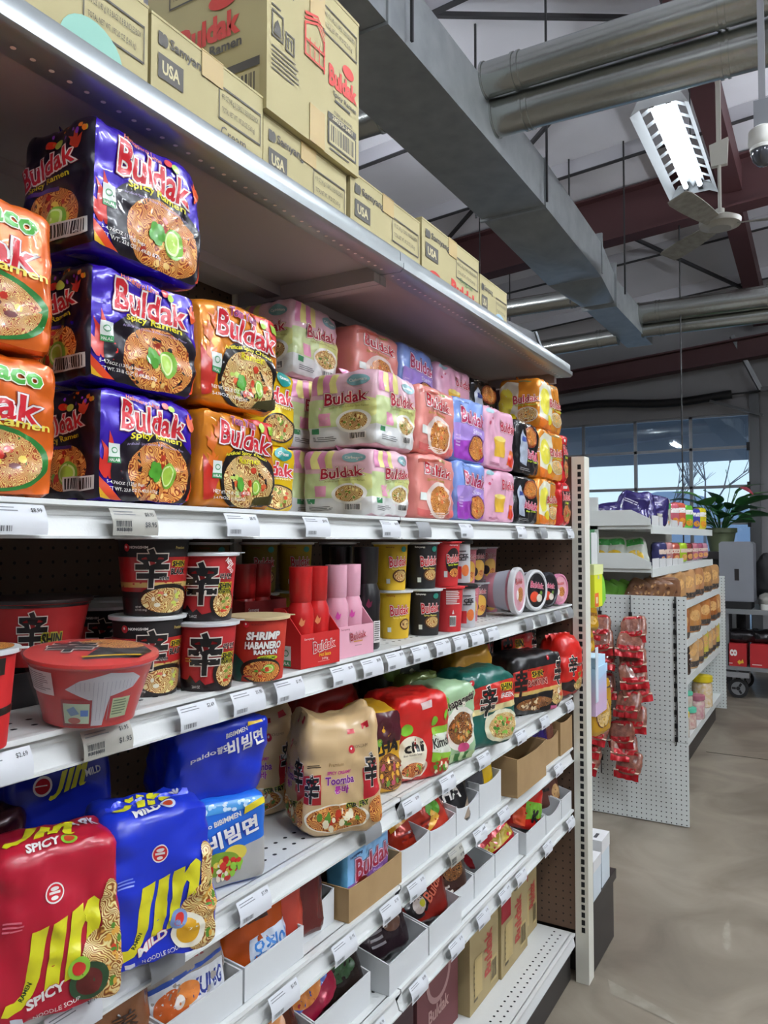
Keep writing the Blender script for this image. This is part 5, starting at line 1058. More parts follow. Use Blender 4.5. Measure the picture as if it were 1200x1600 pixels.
multipack('noodle_multipack', 'dark green pack standing upright at the back under the shelf', 1.69, 1.83, .96, .1, z + .06, .2, '#2e3a26', art_chapa_dark, rz=-24, seed=53, n=6, crump=.008, group=G4, film_=True)
multipack('noodle_multipack', 'teal green pack with brush character and red band', 1.79, 1.99, .765, .13, z, .19, '#12584e', art_shingreen, rz=-22, seed=54, n=7, crump=.0085, group=G4, film_=True)
multipack('noodle_multipack', 'gold pack leaning up behind the teal green pack', 1.94, 2.1, .86, .12, z, .235, '#b8861e', None, rz=-24, seed=55, n=7, crump=.0085, taper=.2, group=G4)
multipack('noodle_multipack', 'olive green pack in the shade behind the pale green pack', 1.70, 1.84, .90, .06, z, .19, '#6a7a3a', None, rz=-18, seed=62, n=7, crump=.0085, taper=.2, group=G4)
multipack('noodle_multipack', 'black pack with red band and brush characters near the post', 2.2, 2.44, .785, .13, z, .18, '#161416', art_shinblk, rz=-22, seed=56, n=8, crump=.0085, group=G4, film_=True)
multipack('noodle_multipack', 'glossy black pack stacked behind the red banded black pack', 2.37, 2.56, .90, .12, z + .02, .25, '#161416', art_shinblk, rz=-20, seed=57, n=8, crump=.0085, group=G4)
multipack('noodle_multipack', 'black pack at the back in the shade left of the stacked glossy one', 2.12, 2.3, .95, .12, z, .26, '#121113', art_shinblk, rz=-20, seed=58, n=8, crump=.0085, group=G4)
multipack('noodle_multipack', 'bright red bag with ruffled top bulging out next to the slotted post', 2.50, 2.63, .745, .12, z + .012, .2, '#cc1f16', art_shinred, rz=-24, seed=59, n=3.4, crump=.008, taper=.1, group=G4, film_=True, fins=((-.01, .17, .205, '#cc1f16'), (.012, .165, .2, '#cc1f16')))
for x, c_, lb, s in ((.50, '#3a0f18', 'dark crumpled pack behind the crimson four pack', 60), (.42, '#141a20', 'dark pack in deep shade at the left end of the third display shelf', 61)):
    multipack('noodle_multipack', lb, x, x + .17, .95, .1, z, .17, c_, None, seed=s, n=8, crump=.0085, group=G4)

# ---------------- trays of single packets ----------------
z = SH['S5'] + .0005
GT = 'card trays of single packets, upper row'; GP = 'single packets in the trays'
def sq(t, c, tc=K, bc=None):
    def f(A):
        A.text(t, .55, .62, .26, I(c), w=.7, bold=.035, jig=.1, ol=(I(W_ if tc == K else tc), .04))
        bowl(A, .6, .22, .3, .2, bc, N_ORANGE(), 5)
    return f
for i, (a0, a1, lb) in enumerate(((.60, .765, 'white tray at the left edge of the upper tray row'), (.77, .928, 'white tray with the white and orange packet, upper tray row'), (.933, 1.085, 'white tray with the orange and blue packet, upper tray row'), (1.09, 1.212, 'white dipped tray left of the brown tray with the sky blue packet'))):
    tray('packet_tray', lb, a0, a1, FY + (.012 if i < 3 else .035), 1.15, z, .052 if i < 3 else .062, .07, group=GT, curve=0 if i < 3 else .012)
tray('packet_tray', 'kraft brown tray in front holding the sky blue packet', 1.218, 1.42, FY + .006, .9, z, .062, .062, CARD, curve=.004, group=GT)
for a0, a1, lb, hf, cv in ((1.424, 1.56, 'white dipped tray right of the brown tray with the sky blue packet', .06, .008), (1.563, 1.70, 'white dipped tray with the red and orange packet', .056, .008), (1.703, 1.838, 'white dipped tray with the black packet', .068, .016), (1.842, 1.99, 'white tray with the yellow packet', .085, .012)):
    tray('packet_tray', lb, a0, a1, FY + .012, 1.15, z, hf, .1, group=GT, curve=cv)
tray('packet_tray', 'empty kraft brown tray standing out over the shelf edge', 2.03, 2.275, FY - .02, 1.1, z - .0, .105, .125, CARD, curve=.008, group=GT)
tray('packet_tray', 'narrow white tray between the empty brown tray and the next brown tray', 2.28, 2.36, FY + .012, 1.1, z, .07, .09, group=GT)
tray('packet_tray', 'kraft brown tray with purple packets near the post', 2.365, 2.49, FY + .01, 1.1, z, .085, .1, CARD, curve=.012, group=GT)
tray('packet_tray', 'kraft brown tray beside the slotted post', 2.495, 2.626, FY + .004, 1.1, z, .11, .125, CARD, curve=.008, group=GT)
def art_kung(A):
    A.rect(0, .0, 1, .55, I('#d2d4d8')); A.poly([(0, .5), (1, .62), (1, .67), (0, .56)], I('#2a4a9a')); A.text('KUNG', .72, .36, .22, I('#2a3a8a'), w=.42, bold=.03); A.text('三味', .5, .8, .2, I('#8a2a2a'), w=.4, bold=.02); A.ell(.28, .28, .2, .2, I('#c8602a')); A.ell(.45, .35, .16, .14, I('#d8803a')); A.ell(.36, .3, .06, .08, I('#e8e0d8')); A.ell(.14, .8, .12, .15, I('#b09090'))
def art_ojing(A): A.poly([(.3, .0), (1, .1), (1, .5), (.35, .42)], I('#c4ccd8')); A.text('오징어', .66, .26, .24, I('#3a7ac0'), w=.56, bold=.04); A.lines(.2, .6, .8, .72, 1, I('#3a1a0a'), .8)
def art_bul_blue(A): A.poly([(0, 0), (1, 0), (1, .5), (0, .42)], I('#8a5aa0')); A.text('Samyang', .2, .84, .06, I('#2a3a6a'), w=.26, bold=.02); title(A, .58, .6, .3, .8, c='#9a2038', o='#d8bcd4'); A.text('Stew', .68, .38, .09, I('#c8a8d8'), w=.24, bold=.03); A.ell(.3, .3, .16, .16, I('#7a2a1a')); A.lines(.5, .9, .8, .95, 2, I('#6a9ac8'))
def art_reddish(A): A.poly([(0, .5), (.4, .6), (.3, 1), (0, 1)], I('#d8981e')); A.ell(.75, .5, .14, .16, I('#5aa02a')); A.lines(.12, .2, .86, .38, 2, I('#7a1a14'), .5); A.poly([(.5, .1), (.8, .3), (.7, .5)], I('#e0a83a'))
def art_wht_lines(A): A.text('ZHA', .5, .6, .26, I(W_), w=.6, bold=.02, rot=6); A.lines(.2, .2, .8, .34, 2, I('#b8b4b0')); A.poly([(.6, 0), (1, 0), (1, .5)], I('#8a7a6a'))
packet('noodle_packet', 'white and orange packet with blue lettering standing in a white tray', (.842, FY + 0.046, z + 0.012), 0.15, 0.118, 0.045, '#a8a098', art_kung, (-14, 0, -10), 70, GP)
packet('noodle_packet', 'brown packet with dark stamp in the tray at the left edge', (.70, FY + 0.046, z + 0.012), 0.14, 0.115, 0.04, '#8a5a3a', lambda A: (A.text('三養', .5, .5, .3, I('#3a2418'), w=.6), A.poly([(0, .8), (1, .9), (1, .95), (0, .86)], I('#8a2a1a')), A.ell(.5, .15, .3, .14, I('#c89a7a'))), (-12, 0, -8), 71, GP)
packet('noodle_packet', 'orange packet with white and blue panel in a white tray', (1.0, FY + 0.046, z + 0.012), 0.14, 0.118, 0.045, '#b04a14', art_ojing, (-16, 0, -12), 72, GP)
packet('noodle_packet', 'reddish clear packet leaning behind the orange and blue packet', (1.075, FY + 0.046, z + 0.012), 0.07, 0.118, 0.045, '#a83a2a', None, (-10, 0, -30), 73, GP, film_=True)
packet('noodle_packet', 'dark red packet in the shade behind the reddish one', (1.12, FY + 0.046, z + 0.012), 0.1, 0.118, 0.045, '#5a1a1a', None, (-8, 0, -20), 74, GP)
multipack('noodle_packet', 'sky blue packet with dark red lettering upright in the brown tray', 1.228, 1.405, .803, .05, z + .004, .122, '#7fb4e0', art_bul_blue, None, seed=75, n=7, crump=.003, cat='noodle packet', group=GP, film_=True, rz=0, sidecol='#4a86a8')
packet('noodle_packet', 'red and orange glossy packet lying in a dipped white tray', (1.60, FY + 0.046, z + 0.012), 0.2, 0.115, 0.045, '#b0301c', art_reddish, (-28, -10, -14), 76, GP)
packet('noodle_packet', 'black packet with white lettering next to the red and orange packet', (1.72, FY + 0.046, z + 0.012), 0.15, 0.118, 0.045, '#141315', art_wht_lines, (-20, 0, -30), 77, GP)
packet('noodle_packet', 'yellow packet standing in the tray before the empty brown tray', (1.93, FY + 0.046, z + 0.012), 0.08, 0.118, 0.045, '#d8b01c', lambda A: A.rect(.1, .1, .9, .3, I('#8a6a14')), (-12, 0, -40), 78, GP)
packet('noodle_packet', 'grey and black packet behind the yellow packet', (1.86, FY + 0.046, z + 0.012), 0.1, 0.118, 0.045, '#4a4a4e', None, (-12, 0, -30), 79, GP)
packet('noodle_packet', 'purple glossy packet in the tray behind the narrow white one', (2.37, FY + 0.046, z + 0.012), 0.15, 0.118, 0.045, '#2e1a6a', lambda A: A.rect(.3, .2, .7, .5, I('#b84a80')), (-14, 0, -18), 80, GP)
packet('noodle_packet', 'brownish clear packet behind the purple packet', (2.46, FY + 0.046, z + 0.012), 0.14, 0.118, 0.045, '#7a4a3a', None, (-14, 0, -18), 81, GP, film_=True)
packet('noodle_packet', 'green and black packet lying in the second brown tray', (2.42, FY + 0.046, z + 0.012), 0.09, 0.07, 0.045, '#2a3a1a', lambda A: A.rect(.1, .4, .9, .6, I('#7a9a2a')), (-50, 0, -10), 82, GP)

z = SH['S6'] + .0005
GT2 = 'card trays of single packets, lower row'
for a0, a1, lb, hf, y0, cv in ((1.0, 1.14, 'white tray at the left of the lower tray row', 0.060, .012, 0), (1.145, 1.335, 'white tray set back from the edge, lower row', 0.062, .03, 0), (1.372, 1.545, 'white tray with dark packets in the lower row', 0.062, .008, 0), (1.55, 1.72, 'white tray with the black and red packet, lower row', 0.062, .008, 0),
                           (1.725, 1.845, 'white tray set back behind the deck slots, lower row', 0.062, .03, .004), (1.85, 1.985, 'white tray with a crease in its front, lower row', 0.062, .03, .0), (1.99, 2.17, 'white tray with the red and yellow packet, lower row', 0.062, .03, 0), (2.175, 2.35, 'white tray with the red and green packet, lower row', 0.062, .008, .0), (2.355, 2.51, 'white dipped tray near the post, lower row', 0.062, .008, .018), (2.515, 2.625, 'white tray next to the slotted post, lower row', 0.062, .008, 0)):
    tray('packet_tray', lb, a0, a1, FY + y0, 1.12, z, hf, .1, group=GT2, curve=cv)
packet('noodle_packet', 'red, blue and orange packet sticking up from the lower row at the left', (1.165, FY + 0.062, z + 0.03), 0.19, 0.11, 0.045, '#9a1838', lambda A: (A.poly([(.5, .3), (1, .3), (1, 1), (.5, 1)], I('#2a4aa8')), A.ell(.7, .5, .2, .26, I('#d8843a')), A.lines(.14, .4, .5, .6, 2, I('#e0b8bc'), .5)), (-30, -34, -20), 83, GP)
packet('noodle_packet', 'orange round print packet at the bottom of the lower row', (1.07, FY + 0.062, z + 0.03), 0.13, 0.1, 0.045, '#5a2a1a', lambda A: A.ell(.4, .5, .3, .36, I('#d8945a')), (-30, 0, -10), 84, GP)
packet('noodle_packet', 'dark striped packet inside the lower tray with dark packets', (1.46, FY + 0.062, z + 0.03), 0.15, 0.1, 0.045, '#2a1c22', lambda A: (A.ell(.6, .6, .2, .2, I('#5a3a2a')), A.lines(.1, .2, .4, .7, 4, I('#8a8488'))), (-25, 0, -10), 85, GP)
packet('noodle_packet', 'dark packet lying behind the set back white tray, lower row', (1.27, FY + 0.062, z + 0.03), 0.15, 0.1, 0.045, '#241a16', lambda A: A.ell(.5, .5, .3, .2, I('#2a4a2a')), (-25, 0, -10), 86, GP)
packet('noodle_packet', 'black and red packet with slanted white lettering, lower row', (1.63, FY + 0.062, z + 0.03), 0.16, 0.12, 0.045, '#7a1c14', lambda A: (A.ell(.3, .45, .24, .36, I('#171215')), A.ell(.34, .34, .12, .16, I('#c8b8b0')), A.ell(.4, .36, .05, .07, I('#c8c42a')), A.text('Buldak', .68, .6, .24, I('#d86a50'), w=.5, bold=.02, rot=40)), (-18, 0, -20), 87, GP)
packet('noodle_packet', 'brown patterned packet right of the black and red one, lower row', (1.75, FY + 0.062, z + 0.03), 0.15, 0.12, 0.045, '#3a1e18', lambda A: (A.ell(.6, .6, .25, .25, N_BROWN()), A.lines(.1, .1, .6, .3, 2, I('#c0b8b0'))), (-14, 0, -20), 88, GP)
packet('noodle_packet', 'red and yellow packet lying on the tray edge, lower row', (2.07, FY + 0.062, z + 0.03), 0.2, 0.1, 0.045, '#b01c28', lambda A: (A.poly([(.1, 0), (1, .1), (1, .45), (.2, .3)], I('#b8a02a')), A.poly([(.2, .6), (.5, .6), (.6, .9), (.3, .9)], I('#d8c0b8'))), (-40, -14, -16), 89, GP)
packet('noodle_packet', 'red, green and orange packet standing up in the lower row', (2.29, FY + 0.062, z + 0.03), 0.14, 0.135, 0.045, '#c0201a', lambda A: (A.poly([(.35, .2), (1, .3), (1, .62), (.4, .6)], I('#6aa02a')), A.poly([(.05, .0), (.4, 0), (.4, .45), (.05, .5)], I('#d8502a')), A.text('K', .72, .3, .3, I(K), bold=.05)), (-12, 18, -30), 90, GP)
packet('noodle_packet', 'brown clear packet in the tray by the post, lower row', (2.53, FY + 0.062, z + 0.03), 0.14, 0.13, 0.045, '#5a3228', lambda A: (A.lines(.2, .3, .5, .8, 3, I('#1a1214')), A.ell(.7, .3, .18, .2, I('#b08a5a'))), (-12, 0, -16), 91, GP, film_=True)

# ---------------- cartons on the base deck ----------------
def c_base(k):
    def f(A):
        A.text('Buldak', .62, .34, .16, paper('#a8463a'), w=.6, bold=.04, rot=90 if k else 90); A.lines(.12, .05, .3, .36, 7, paper('#5a4f38')); A.rect(.14, .1, .4, .4, paper('#b39d68')); A.ell(.55, .66, .14, .07, paper('#5a4f38'), 18); A.ell(.55, .66, .11, .05, paper('#b8a878'), 18); A.text('辛', .2, .86, .1, paper('#3a3428'), bold=.03); A.lines(.5, .84, .9, .95, 3, paper('#5a4f38')); A.bars(.7, .06, .92, .26, paper('#4a4232'), paper('#b39d68'), 9)
        if k: A.rect(0, .44 if k == 1 else .5, .34, .6 if k == 1 else .66, paper('#9a1c28'))
    return f
BC = mat('base_carton', '#a8966c', .75, var='#9c8a60', vscale=5)
zb = .1648
carton('carton', 'pale brown carton standing nearest on the base deck', 2.02, 2.232, .90, 1.2, zb, .36, c_base(0), col=BC, tape=False)
carton('carton', 'pale brown carton with a red seal, middle of three on the base deck', 2.238, 2.47, .893, 1.2, zb, .37, c_base(1), col=BC, tape=False)
carton('carton', 'pale brown carton with a red seal, last of three before the end panel', 2.474, 2.612, .91, 1.2, zb, .37, c_base(2), col=BC, tape=False)
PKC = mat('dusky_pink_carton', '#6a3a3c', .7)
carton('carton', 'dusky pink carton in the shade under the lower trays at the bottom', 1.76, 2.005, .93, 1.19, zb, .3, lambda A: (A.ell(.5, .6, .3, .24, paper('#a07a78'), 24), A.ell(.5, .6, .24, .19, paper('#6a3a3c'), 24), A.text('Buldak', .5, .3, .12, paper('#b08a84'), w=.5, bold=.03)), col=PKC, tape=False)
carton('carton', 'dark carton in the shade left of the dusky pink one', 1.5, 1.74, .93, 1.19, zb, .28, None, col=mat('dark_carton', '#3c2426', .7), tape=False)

# ---------------- goods hanging on the end stand ----------------
GE = 'boxes on the end stand'
t = thing('gift_box', 'yellow green box with orange square and leaf flap hanging on the end stand', 'box', (2.74, .725, 1.262))
b = MB(); b.box(-.03, .075, 0, .06, 0, .115, paper('#d8dc28')); A = Art(.105, .115, 9)
A.rect(.02, .02, .5, .44, paper('#d8602a')); A.rect(.14, .12, .38, .32, paper('#d8c8a0')); A.rect(.4, .86, .6, .98, paper('#c4c8b0')); A.put(b, lambda a, v, l: (-.03 + a, -l, v)); b.build('box', t)
b = MB(); pts = [(.075, 0), (.076 + .05, .02), (.12, .06), (.1, .1), (.075, .115)]; b.prism(pts, 'y', .0, .05, paper('#7cc03a')); b.build('leaf_flap', t, fix=True)
b = MB(); b.box(-.028, .1, .002, .062, .115, .15, paper('#d4dc9a')); b.build('top_flap', t)
b = MB(); b.prism([(-.03, 0), (.045, 0), (.045, .1), (.035, .112), (-.03, .112)], 'y', 0, .003, paper('#c9cccb')); o = b.build('header_card', None, (2.745, .735, 1.415), (0, 0, 0), 30, True); tag(o, 'blank pale grey hanging card above the yellow green box', 'card')
t = thing('gift_box', 'pale blue to pink box hanging lower on the end stand', 'box', (2.80, .722, .885))
def blue_pink():
    m = mat('blue_pink_print', '#a9c4dc', .5); n = m.node_tree; b_ = n.nodes['Principled BSDF']; tcx = n.nodes.new('ShaderNodeTexCoord'); s_ = n.nodes.new('ShaderNodeSeparateXYZ'); mp = n.nodes.new('ShaderNodeMapRange'); r_ = n.nodes.new('ShaderNodeValToRGB')
    mp.inputs['From Min'].default_value = 0; mp.inputs['From Max'].default_value = .2; n.links.new(tcx.outputs['Object'], s_.inputs[0]); n.links.new(s_.outputs['Z'], mp.inputs['Value']); n.links.new(mp.outputs[0], r_.inputs[0])
    r_.color_ramp.elements[0].color = lin('#cdb2d2'); r_.color_ramp.elements[1].color = lin('#a4c6e0'); r_.color_ramp.elements[1].position = .75; k = r_.color_ramp.elements.new(.3); k.color = lin('#c9aac6'); n.links.new(r_.outputs[0], b_.inputs['Base Color']); return m
BPM = blue_pink()
b = MB(); b.box(-.1, .05, 0, .06, 0, .165, BPM); b.build('box', t)
b = MB(); b.box(-.085, .05, .004, .06, .165, .2, paper('#bcdcf0')); b.prism([(-.102, .12), (.052, .14), (.052, .168), (-.102, .168)], 'y', -.003, 0, paper('#b0d0ea')); b.build('top_band', t, fix=True)
b = MB(); b.box(-.105, -.075, -.004, -.001, .05, .24, paper('#cfdbe6')); b.build('hang_card', t)
def snackbag(label, loc, w, h, d, rot, seed, ring=True, g='yellow snack bags on the end stand'):
    packet('snack_bag', label, loc, w, h, d, '#c8961c', (lambda A: (A.ell(.42, .42, .3, .3, I('#5a2a14'), 30), A.ell(.42, .42, .275, .275, I('#d8b878'), 30), A.text('ebi', .42, .48, .16, I('#d8a01c'), w=.4, bold=.03, ol=(I('#6a3a14'), .02)), A.lines(.28, .3, .56, .34, 1, I('#a07a3a')), A.rect(.1, .84, .9, .87, I('#4a3010')))) if ring else (lambda A: (A.rect(.1, .4, .9, .5, I('#8a5a1a')), A.ell(.5, .25, .2, .14, I('#d8b060')))), rot, seed, g, 'snack bag')
snackbag('yellow snack bag with round badge at the bottom of the end stand', (2.86, .76, .79), .17, .2, .06, (0, 0, -12), 101)
snackbag('yellow snack bag hanging between the two boxes, upper', (2.87, .80, 1.165), .15, .12, .06, (-14, 8, -16), 102, False)
snackbag('yellow snack bag hanging between the two boxes, lower', (2.86, .81, 1.075), .14, .11, .06, (-8, -6, -16), 103, False)
def whitebox(label, x, y, w, d, h, s=True):
    t = thing('gift_box', label, 'box', (x, y, .2506), 0, 'white boxes on the black base'); b = MB(); b.box(-w / 2, w / 2, -d / 2, d / 2, 0, h, paper('#c8d2d8')); b.build('box', t)
    b = MB(); b.box(-w / 2 - .001, w / 2 + .001, -d / 2 - .001, d / 2 + .001, h * .72, h + .001, paper('#d8d8d8')); b.build('lid', t)
    b = MB(); b.box(-w * .3, w * .1, -.006, .006, h + .001, h + .0016, paper('#4a4a4e')); b.build('print_line', t)
whitebox('white box at the near side of the black base', 2.745, .765, .1, .06, .135)
whitebox('white box at the far side of the black base', 2.875, .768, .11, .06, .165)
b = MB(); b.prism([(-.05, 0), (.05, 0), (.05, .2), (.0, .21), (-.03, .24), (-.05, .24)], 'y', 0, .003, paper('#ccd2d4')); o = b.build('header_card', None, (2.76, .80, .2506), (0, 0, 0), 30, True); tag(o, 'white backing card standing behind the white boxes', 'card')

# ---------------- second gondola ----------------
GX, GY = 4.305, .83
GEN = mat('gondola_enamel', '#d6dad6', .45)
GPEG = pegboard('white_pegboard', '#d6dbd8', .0254, .0033, 'YZ', .5)
t = thing('gondola', 'white pegboard ended snack gondola standing beyond the ramen shelving', 'shelving', (GX, .67, 0))
def gb(x0, x1, y0, y1, z0, z1, m, name, par=t):
    b = MB(); b.box(x0 - GX, x1 - GX, y0 - .67, y1 - .67, z0, z1, m); return b.build(name, par)
for z0, z1 in ((.005, .435), (.438, .905), (.908, 1.2)): gb(GX, GX + .012, .67, 1.75, z0, z1, GPEG, 'end_pegboard')
gb(GX - .002, GX + .002, .72, .724, .45, 1.2, DARK, 'panel_gap')
gb(GX + .012, 7.0, 1.2, 1.24, 0, 1.66, mat('spine_panel', '#8f8d84', .6), 'spine')
gb(GX - .0, GX + .02, 1.13, 1.3, 1.2, 1.74, GEN, 'upright')
gb(7.0, 7.012, .785, 1.3, .1, 1.2, GPEG, 'far_pegboard')
for z_, dz in ((.22, .05), (.61, .03), (.85, .03)):
    o = gb(GX + .014, 6.995, GY, 1.2, z_ - dz, z_, GEN, 'shelf')
    gb(GX + .014, 6.995, GY - .006, GY, z_ - .045, z_ + .004, GEN, 'price_rail', o)
gb(GX + .014, 6.995, GY + .04, 1.2, .0, .11, DARK, 'kick_plate')
for z_, y0 in ((1.325, .845), (1.56, .845)):
    o = gb(GX, 6.7, y0, 1.2, z_, z_ + .02, GEN, 'shelf'); gb(GX, 6.7, y0 - .008, y0, z_ - .025, z_ + .022, GEN, 'price_rail', o)
    b = MB(); b.prism([(y0 - .67 + .0, z_ + .02), (1.2 - .67, z_ + .02), (1.2 - .67, z_ + .105), (y0 - .67 + .1, z_ + .105), (y0 - .67, z_ + .055)], 'x', -.012, -.0, GEN); b.build('side_fence', o, fix=True)
    for k in range(5):
        gb(GX + .02 + k * .2, GX + .2 + k * .2, y0 - .004, y0 - .001, z_ + .022, z_ + .075 - k * .004, paper('#cfd0cf'), 'front_fence', o)
# red snack bags on two strips
def strip_bag_mesh(seed):
    w, h = .14, .125; D0 = soft(w / 2, .02, h / 2, 4, .006, seed, 24)
    mb = MB(); bag(mb, D0, w / 2, .02, h / 2, mat('snack_clear', '#a8705c', .2, coat=.4, bump=.5, bscale=30, var='#6a3a30', vscale=34), .014)
    A = Art(w, h); A.rect(0, 0, 1, .28, foil('#b81c24')); A.rect(0, .86, 1, 1, foil('#b81c24')); A.put(mb, face(D0, w / 2, .02, h / 2, 'F'))
    return mb
def strip_fin(seed):
    b = MB(); fin(b, .074, 0, 0, -.034, foil('#b81c24'), seed, 14, .006); return b
def strip_top(seed):
    b = MB(); fin(b, .0745, -.002, -.001, .008, paper('#d8c0a8'), seed, 14, .006); return b
protos = []
for s in range(3):
    t0 = thing('jerky_bag', 'x', 'snack bag', (0, 0, 0), 0, 'red topped snack bags clipped on two strips')
    strip_bag_mesh(s + 5).build('bag', t0, (0, 0, -.125)); strip_fin(s).build('red_seal', t0, (0, -.012, -.115)); strip_top(s).build('crimped_edge', t0, (0, -.016, -.112)); protos.append(t0)
rr = random.Random(11); first = [True] * 3; k = 0
ordn = ['topmost', 'second', 'third', 'fourth', 'fifth', 'sixth', 'seventh', 'eighth', 'ninth', 'tenth']
for si, (yy, nm, n, z0) in enumerate(((1.12, 'left', 10, 1.09), (.955, 'right', 10, 1.09))):
    tt = thing('clip_strip', f'black clip strip holding the {nm} column of red topped snack bags', 'clip strip', (GX - .012, yy, 1.2)); b = MB(); b.bar((0, 0, .0), (0, 0, -.98), .012, .003, BLACK); b.build('strip', tt)
    for q in range(10): b = MB(); b.box(-.006, .004, -.009, .009, -.115 - q * .088, -.09 - q * .088, BLACK); b.build('clip', tt)
    for i in range(n):
        p = protos[k % 3]; zz = z0 - i * .078; loc = (GX - .05 - .022 * (i % 2) - .004 * i, yy + rr.uniform(-.03, .03), zz)
        rot = (R(rr.uniform(-7, 7)), R(14 + rr.uniform(0, 16)), 0); rot = (R(rr.uniform(-34, -16)), R(rr.uniform(-12, 12)), R(-90 + rr.uniform(-26, 26)))
        lb = f'red topped clear snack bag, {ordn[i]} from the top on the {nm} clip strip'
        if first[k % 3]: p.location = loc; p.rotation_euler = rot; p['label'] = lb; first[k % 3] = False
        else: dup(p, loc, lb, group=p['group'], rot=rot)
        k += 1
tt = thing('clip_strip', 'empty black clip strip near the right edge of the pegboard end', 'clip strip', (GX - .004, .728, 1.2)); b = MB(); b.bar((0, 0, 0), (0, 0, -.78), .008, .003, BLACK); b.build('strip', tt)
for q in range(11): b = MB(); b.box(-.004, .003, -.008, .008, -.06 - q * .07, -.035 - q * .07, BLACK); b.build('clip', tt)
# goods on the gondola: top shelves
def snack(label, x, y, z_, w, h, d, col, art=None, rot=(-8, 0, -70), seed=0, cat='snack bag', g=None, film_=False): packet('snack_bag', label, (x, y, z_ - h / 2), w, h, d, col, art, rot, seed, g, cat, film_)
pur = lambda A: (A.rect(.15, .05, .75, .4, I('#a09c88')), A.ell(.4, .2, .12, .12, I('#2a5a2a')), A.lines(.2, .64, .8, .76, 2, I('#c8c4d8'), .5), A.ell(.6, .14, .08, .07, I('#c8a03a')))
G5 = 'purple snack bags on the top gondola shelf'; TS = 1.582
for i, (x, y, h, rx, ry, rz, lb) in enumerate(((4.40, 1.15, .12, -20, 4, -84, 'dark purple snack bag nearest the post, slumped'), (4.42, 1.08, .14, -24, -6, -80, 'dark purple snack bag, second from the post'), (4.46, 1.03, .2, -8, 24, -86, 'purple snack bag standing tallest with its corner up'), (4.44, .97, .15, -26, 0, -78, 'purple snack bag lying over its neighbours in the middle'), (4.52, .93, .19, -10, -8, -72, 'purple snack bag with a pale leaf panel, fourth along'), (4.62, .90, .18, -6, 8, -60, 'purple snack bag with crumpled top at the shelf corner'))):
    snack(lb, x, y, TS + h / 2, .17, h, .06, '#2c2260', pur, (rx, ry, rz), 110 + i, g=G5)
snack('clear bag with green top and pink tag at the shelf corner', 4.80, .885, TS + .085, .13, .17, .07, '#b0b4a0', lambda A: (A.rect(0, .6, 1, .82, I('#3f9a4a')), A.ell(.5, .9, .3, .1, I('#c8307a')), A.ell(.5, .3, .24, .2, I('#5a4a4a')), A.ell(.6, .12, .2, .08, I('#d8903a'))), (0, 0, -40), 117, film_=True)
for i, (x, w, h, c_, lb) in enumerate(((5.12, .14, .15, '#d06a78', 'pink snack bag beyond the green topped bag'), (5.38, .14, .165, '#d8604a', 'coral snack bag, next along the top gondola shelf'), (5.68, .15, .16, '#6cc03a', 'lime green snack bag with orange spot'), (6.0, .15, .15, '#4a4aa8', 'violet blue snack bag near the far end of the shelf'), (6.35, .14, .165, '#d8c82a', 'yellow snack bag at the far end of the top gondola shelf'))):
    snack(lb, x, .885, TS + h / 2, w, h, .07, c_, lambda A: (A.ell(.5, .24, .26, .16, I('#d8902a')), A.rect(.2, .6, .8, .8, I(W_))), (0, 0, -24), 118 + i, g='bags along the top gondola shelf')
T2 = 1.347
grn = lambda A: (A.rect(0, .72, 1, .98, I('#2e9a3a')), A.ell(.5, .3, .34, .26, I('#d8b01e')), A.rect(.06, .1, .2, .6, I('#c8c8c0')))
for i, (y, x, lb) in enumerate(((1.15, 4.40, 'green topped yellow snack bag nearest the post on the second gondola shelf'), (1.06, 4.42, 'green topped yellow snack bag, middle of three'), (.95, 4.46, 'green topped yellow snack bag at the shelf corner, tilted'))):
    snack(lb, x, y, T2 + .085, .14, .17, .06, '#b8bcae', grn, (-10, -6 * i, -82), 130 + i, g='green topped bags on the second gondola shelf', film_=True)
gb_ = MB(); gb_.box(0, .012, 0, .045, 0, .2, paper('#5a9a6a')); tag(gb_.build('snack_box', None, (4.285, 1.145, 1.36)), 'narrow green box standing against the cream post', 'box')
for i, (x, c_, lb) in enumerate(((4.75, '#3a3a6a', 'navy edged snack bag, second gondola shelf'), (4.95, '#c88a8a', 'pink and orange snack bag, second gondola shelf'), (5.2, '#b85a4a', 'red brown snack bag, second gondola shelf'), (5.5, '#a8c82a', 'bright lime snack packet, second gondola shelf'), (5.75, '#8a3a3a', 'dark red snack packet, second gondola shelf'), (6.0, '#c87a8a', 'rose snack packet, second gondola shelf'), (6.25, '#b0607a', 'mauve snack packet, second gondola shelf'), (6.5, '#c890a0', 'pale rose snack packet at the far end, second gondola shelf'))):
    snack(lb, x, .89, T2 + .07, .12, .14 - .004 * i, .06, c_, lambda A: (A.rect(.2, .5, .8, .7, I('#d8c0b0')), A.ell(.5, .25, .24, .16, I('#d89a5a'))), (0, 0, -24), 140 + i, g='packets along the second gondola shelf')
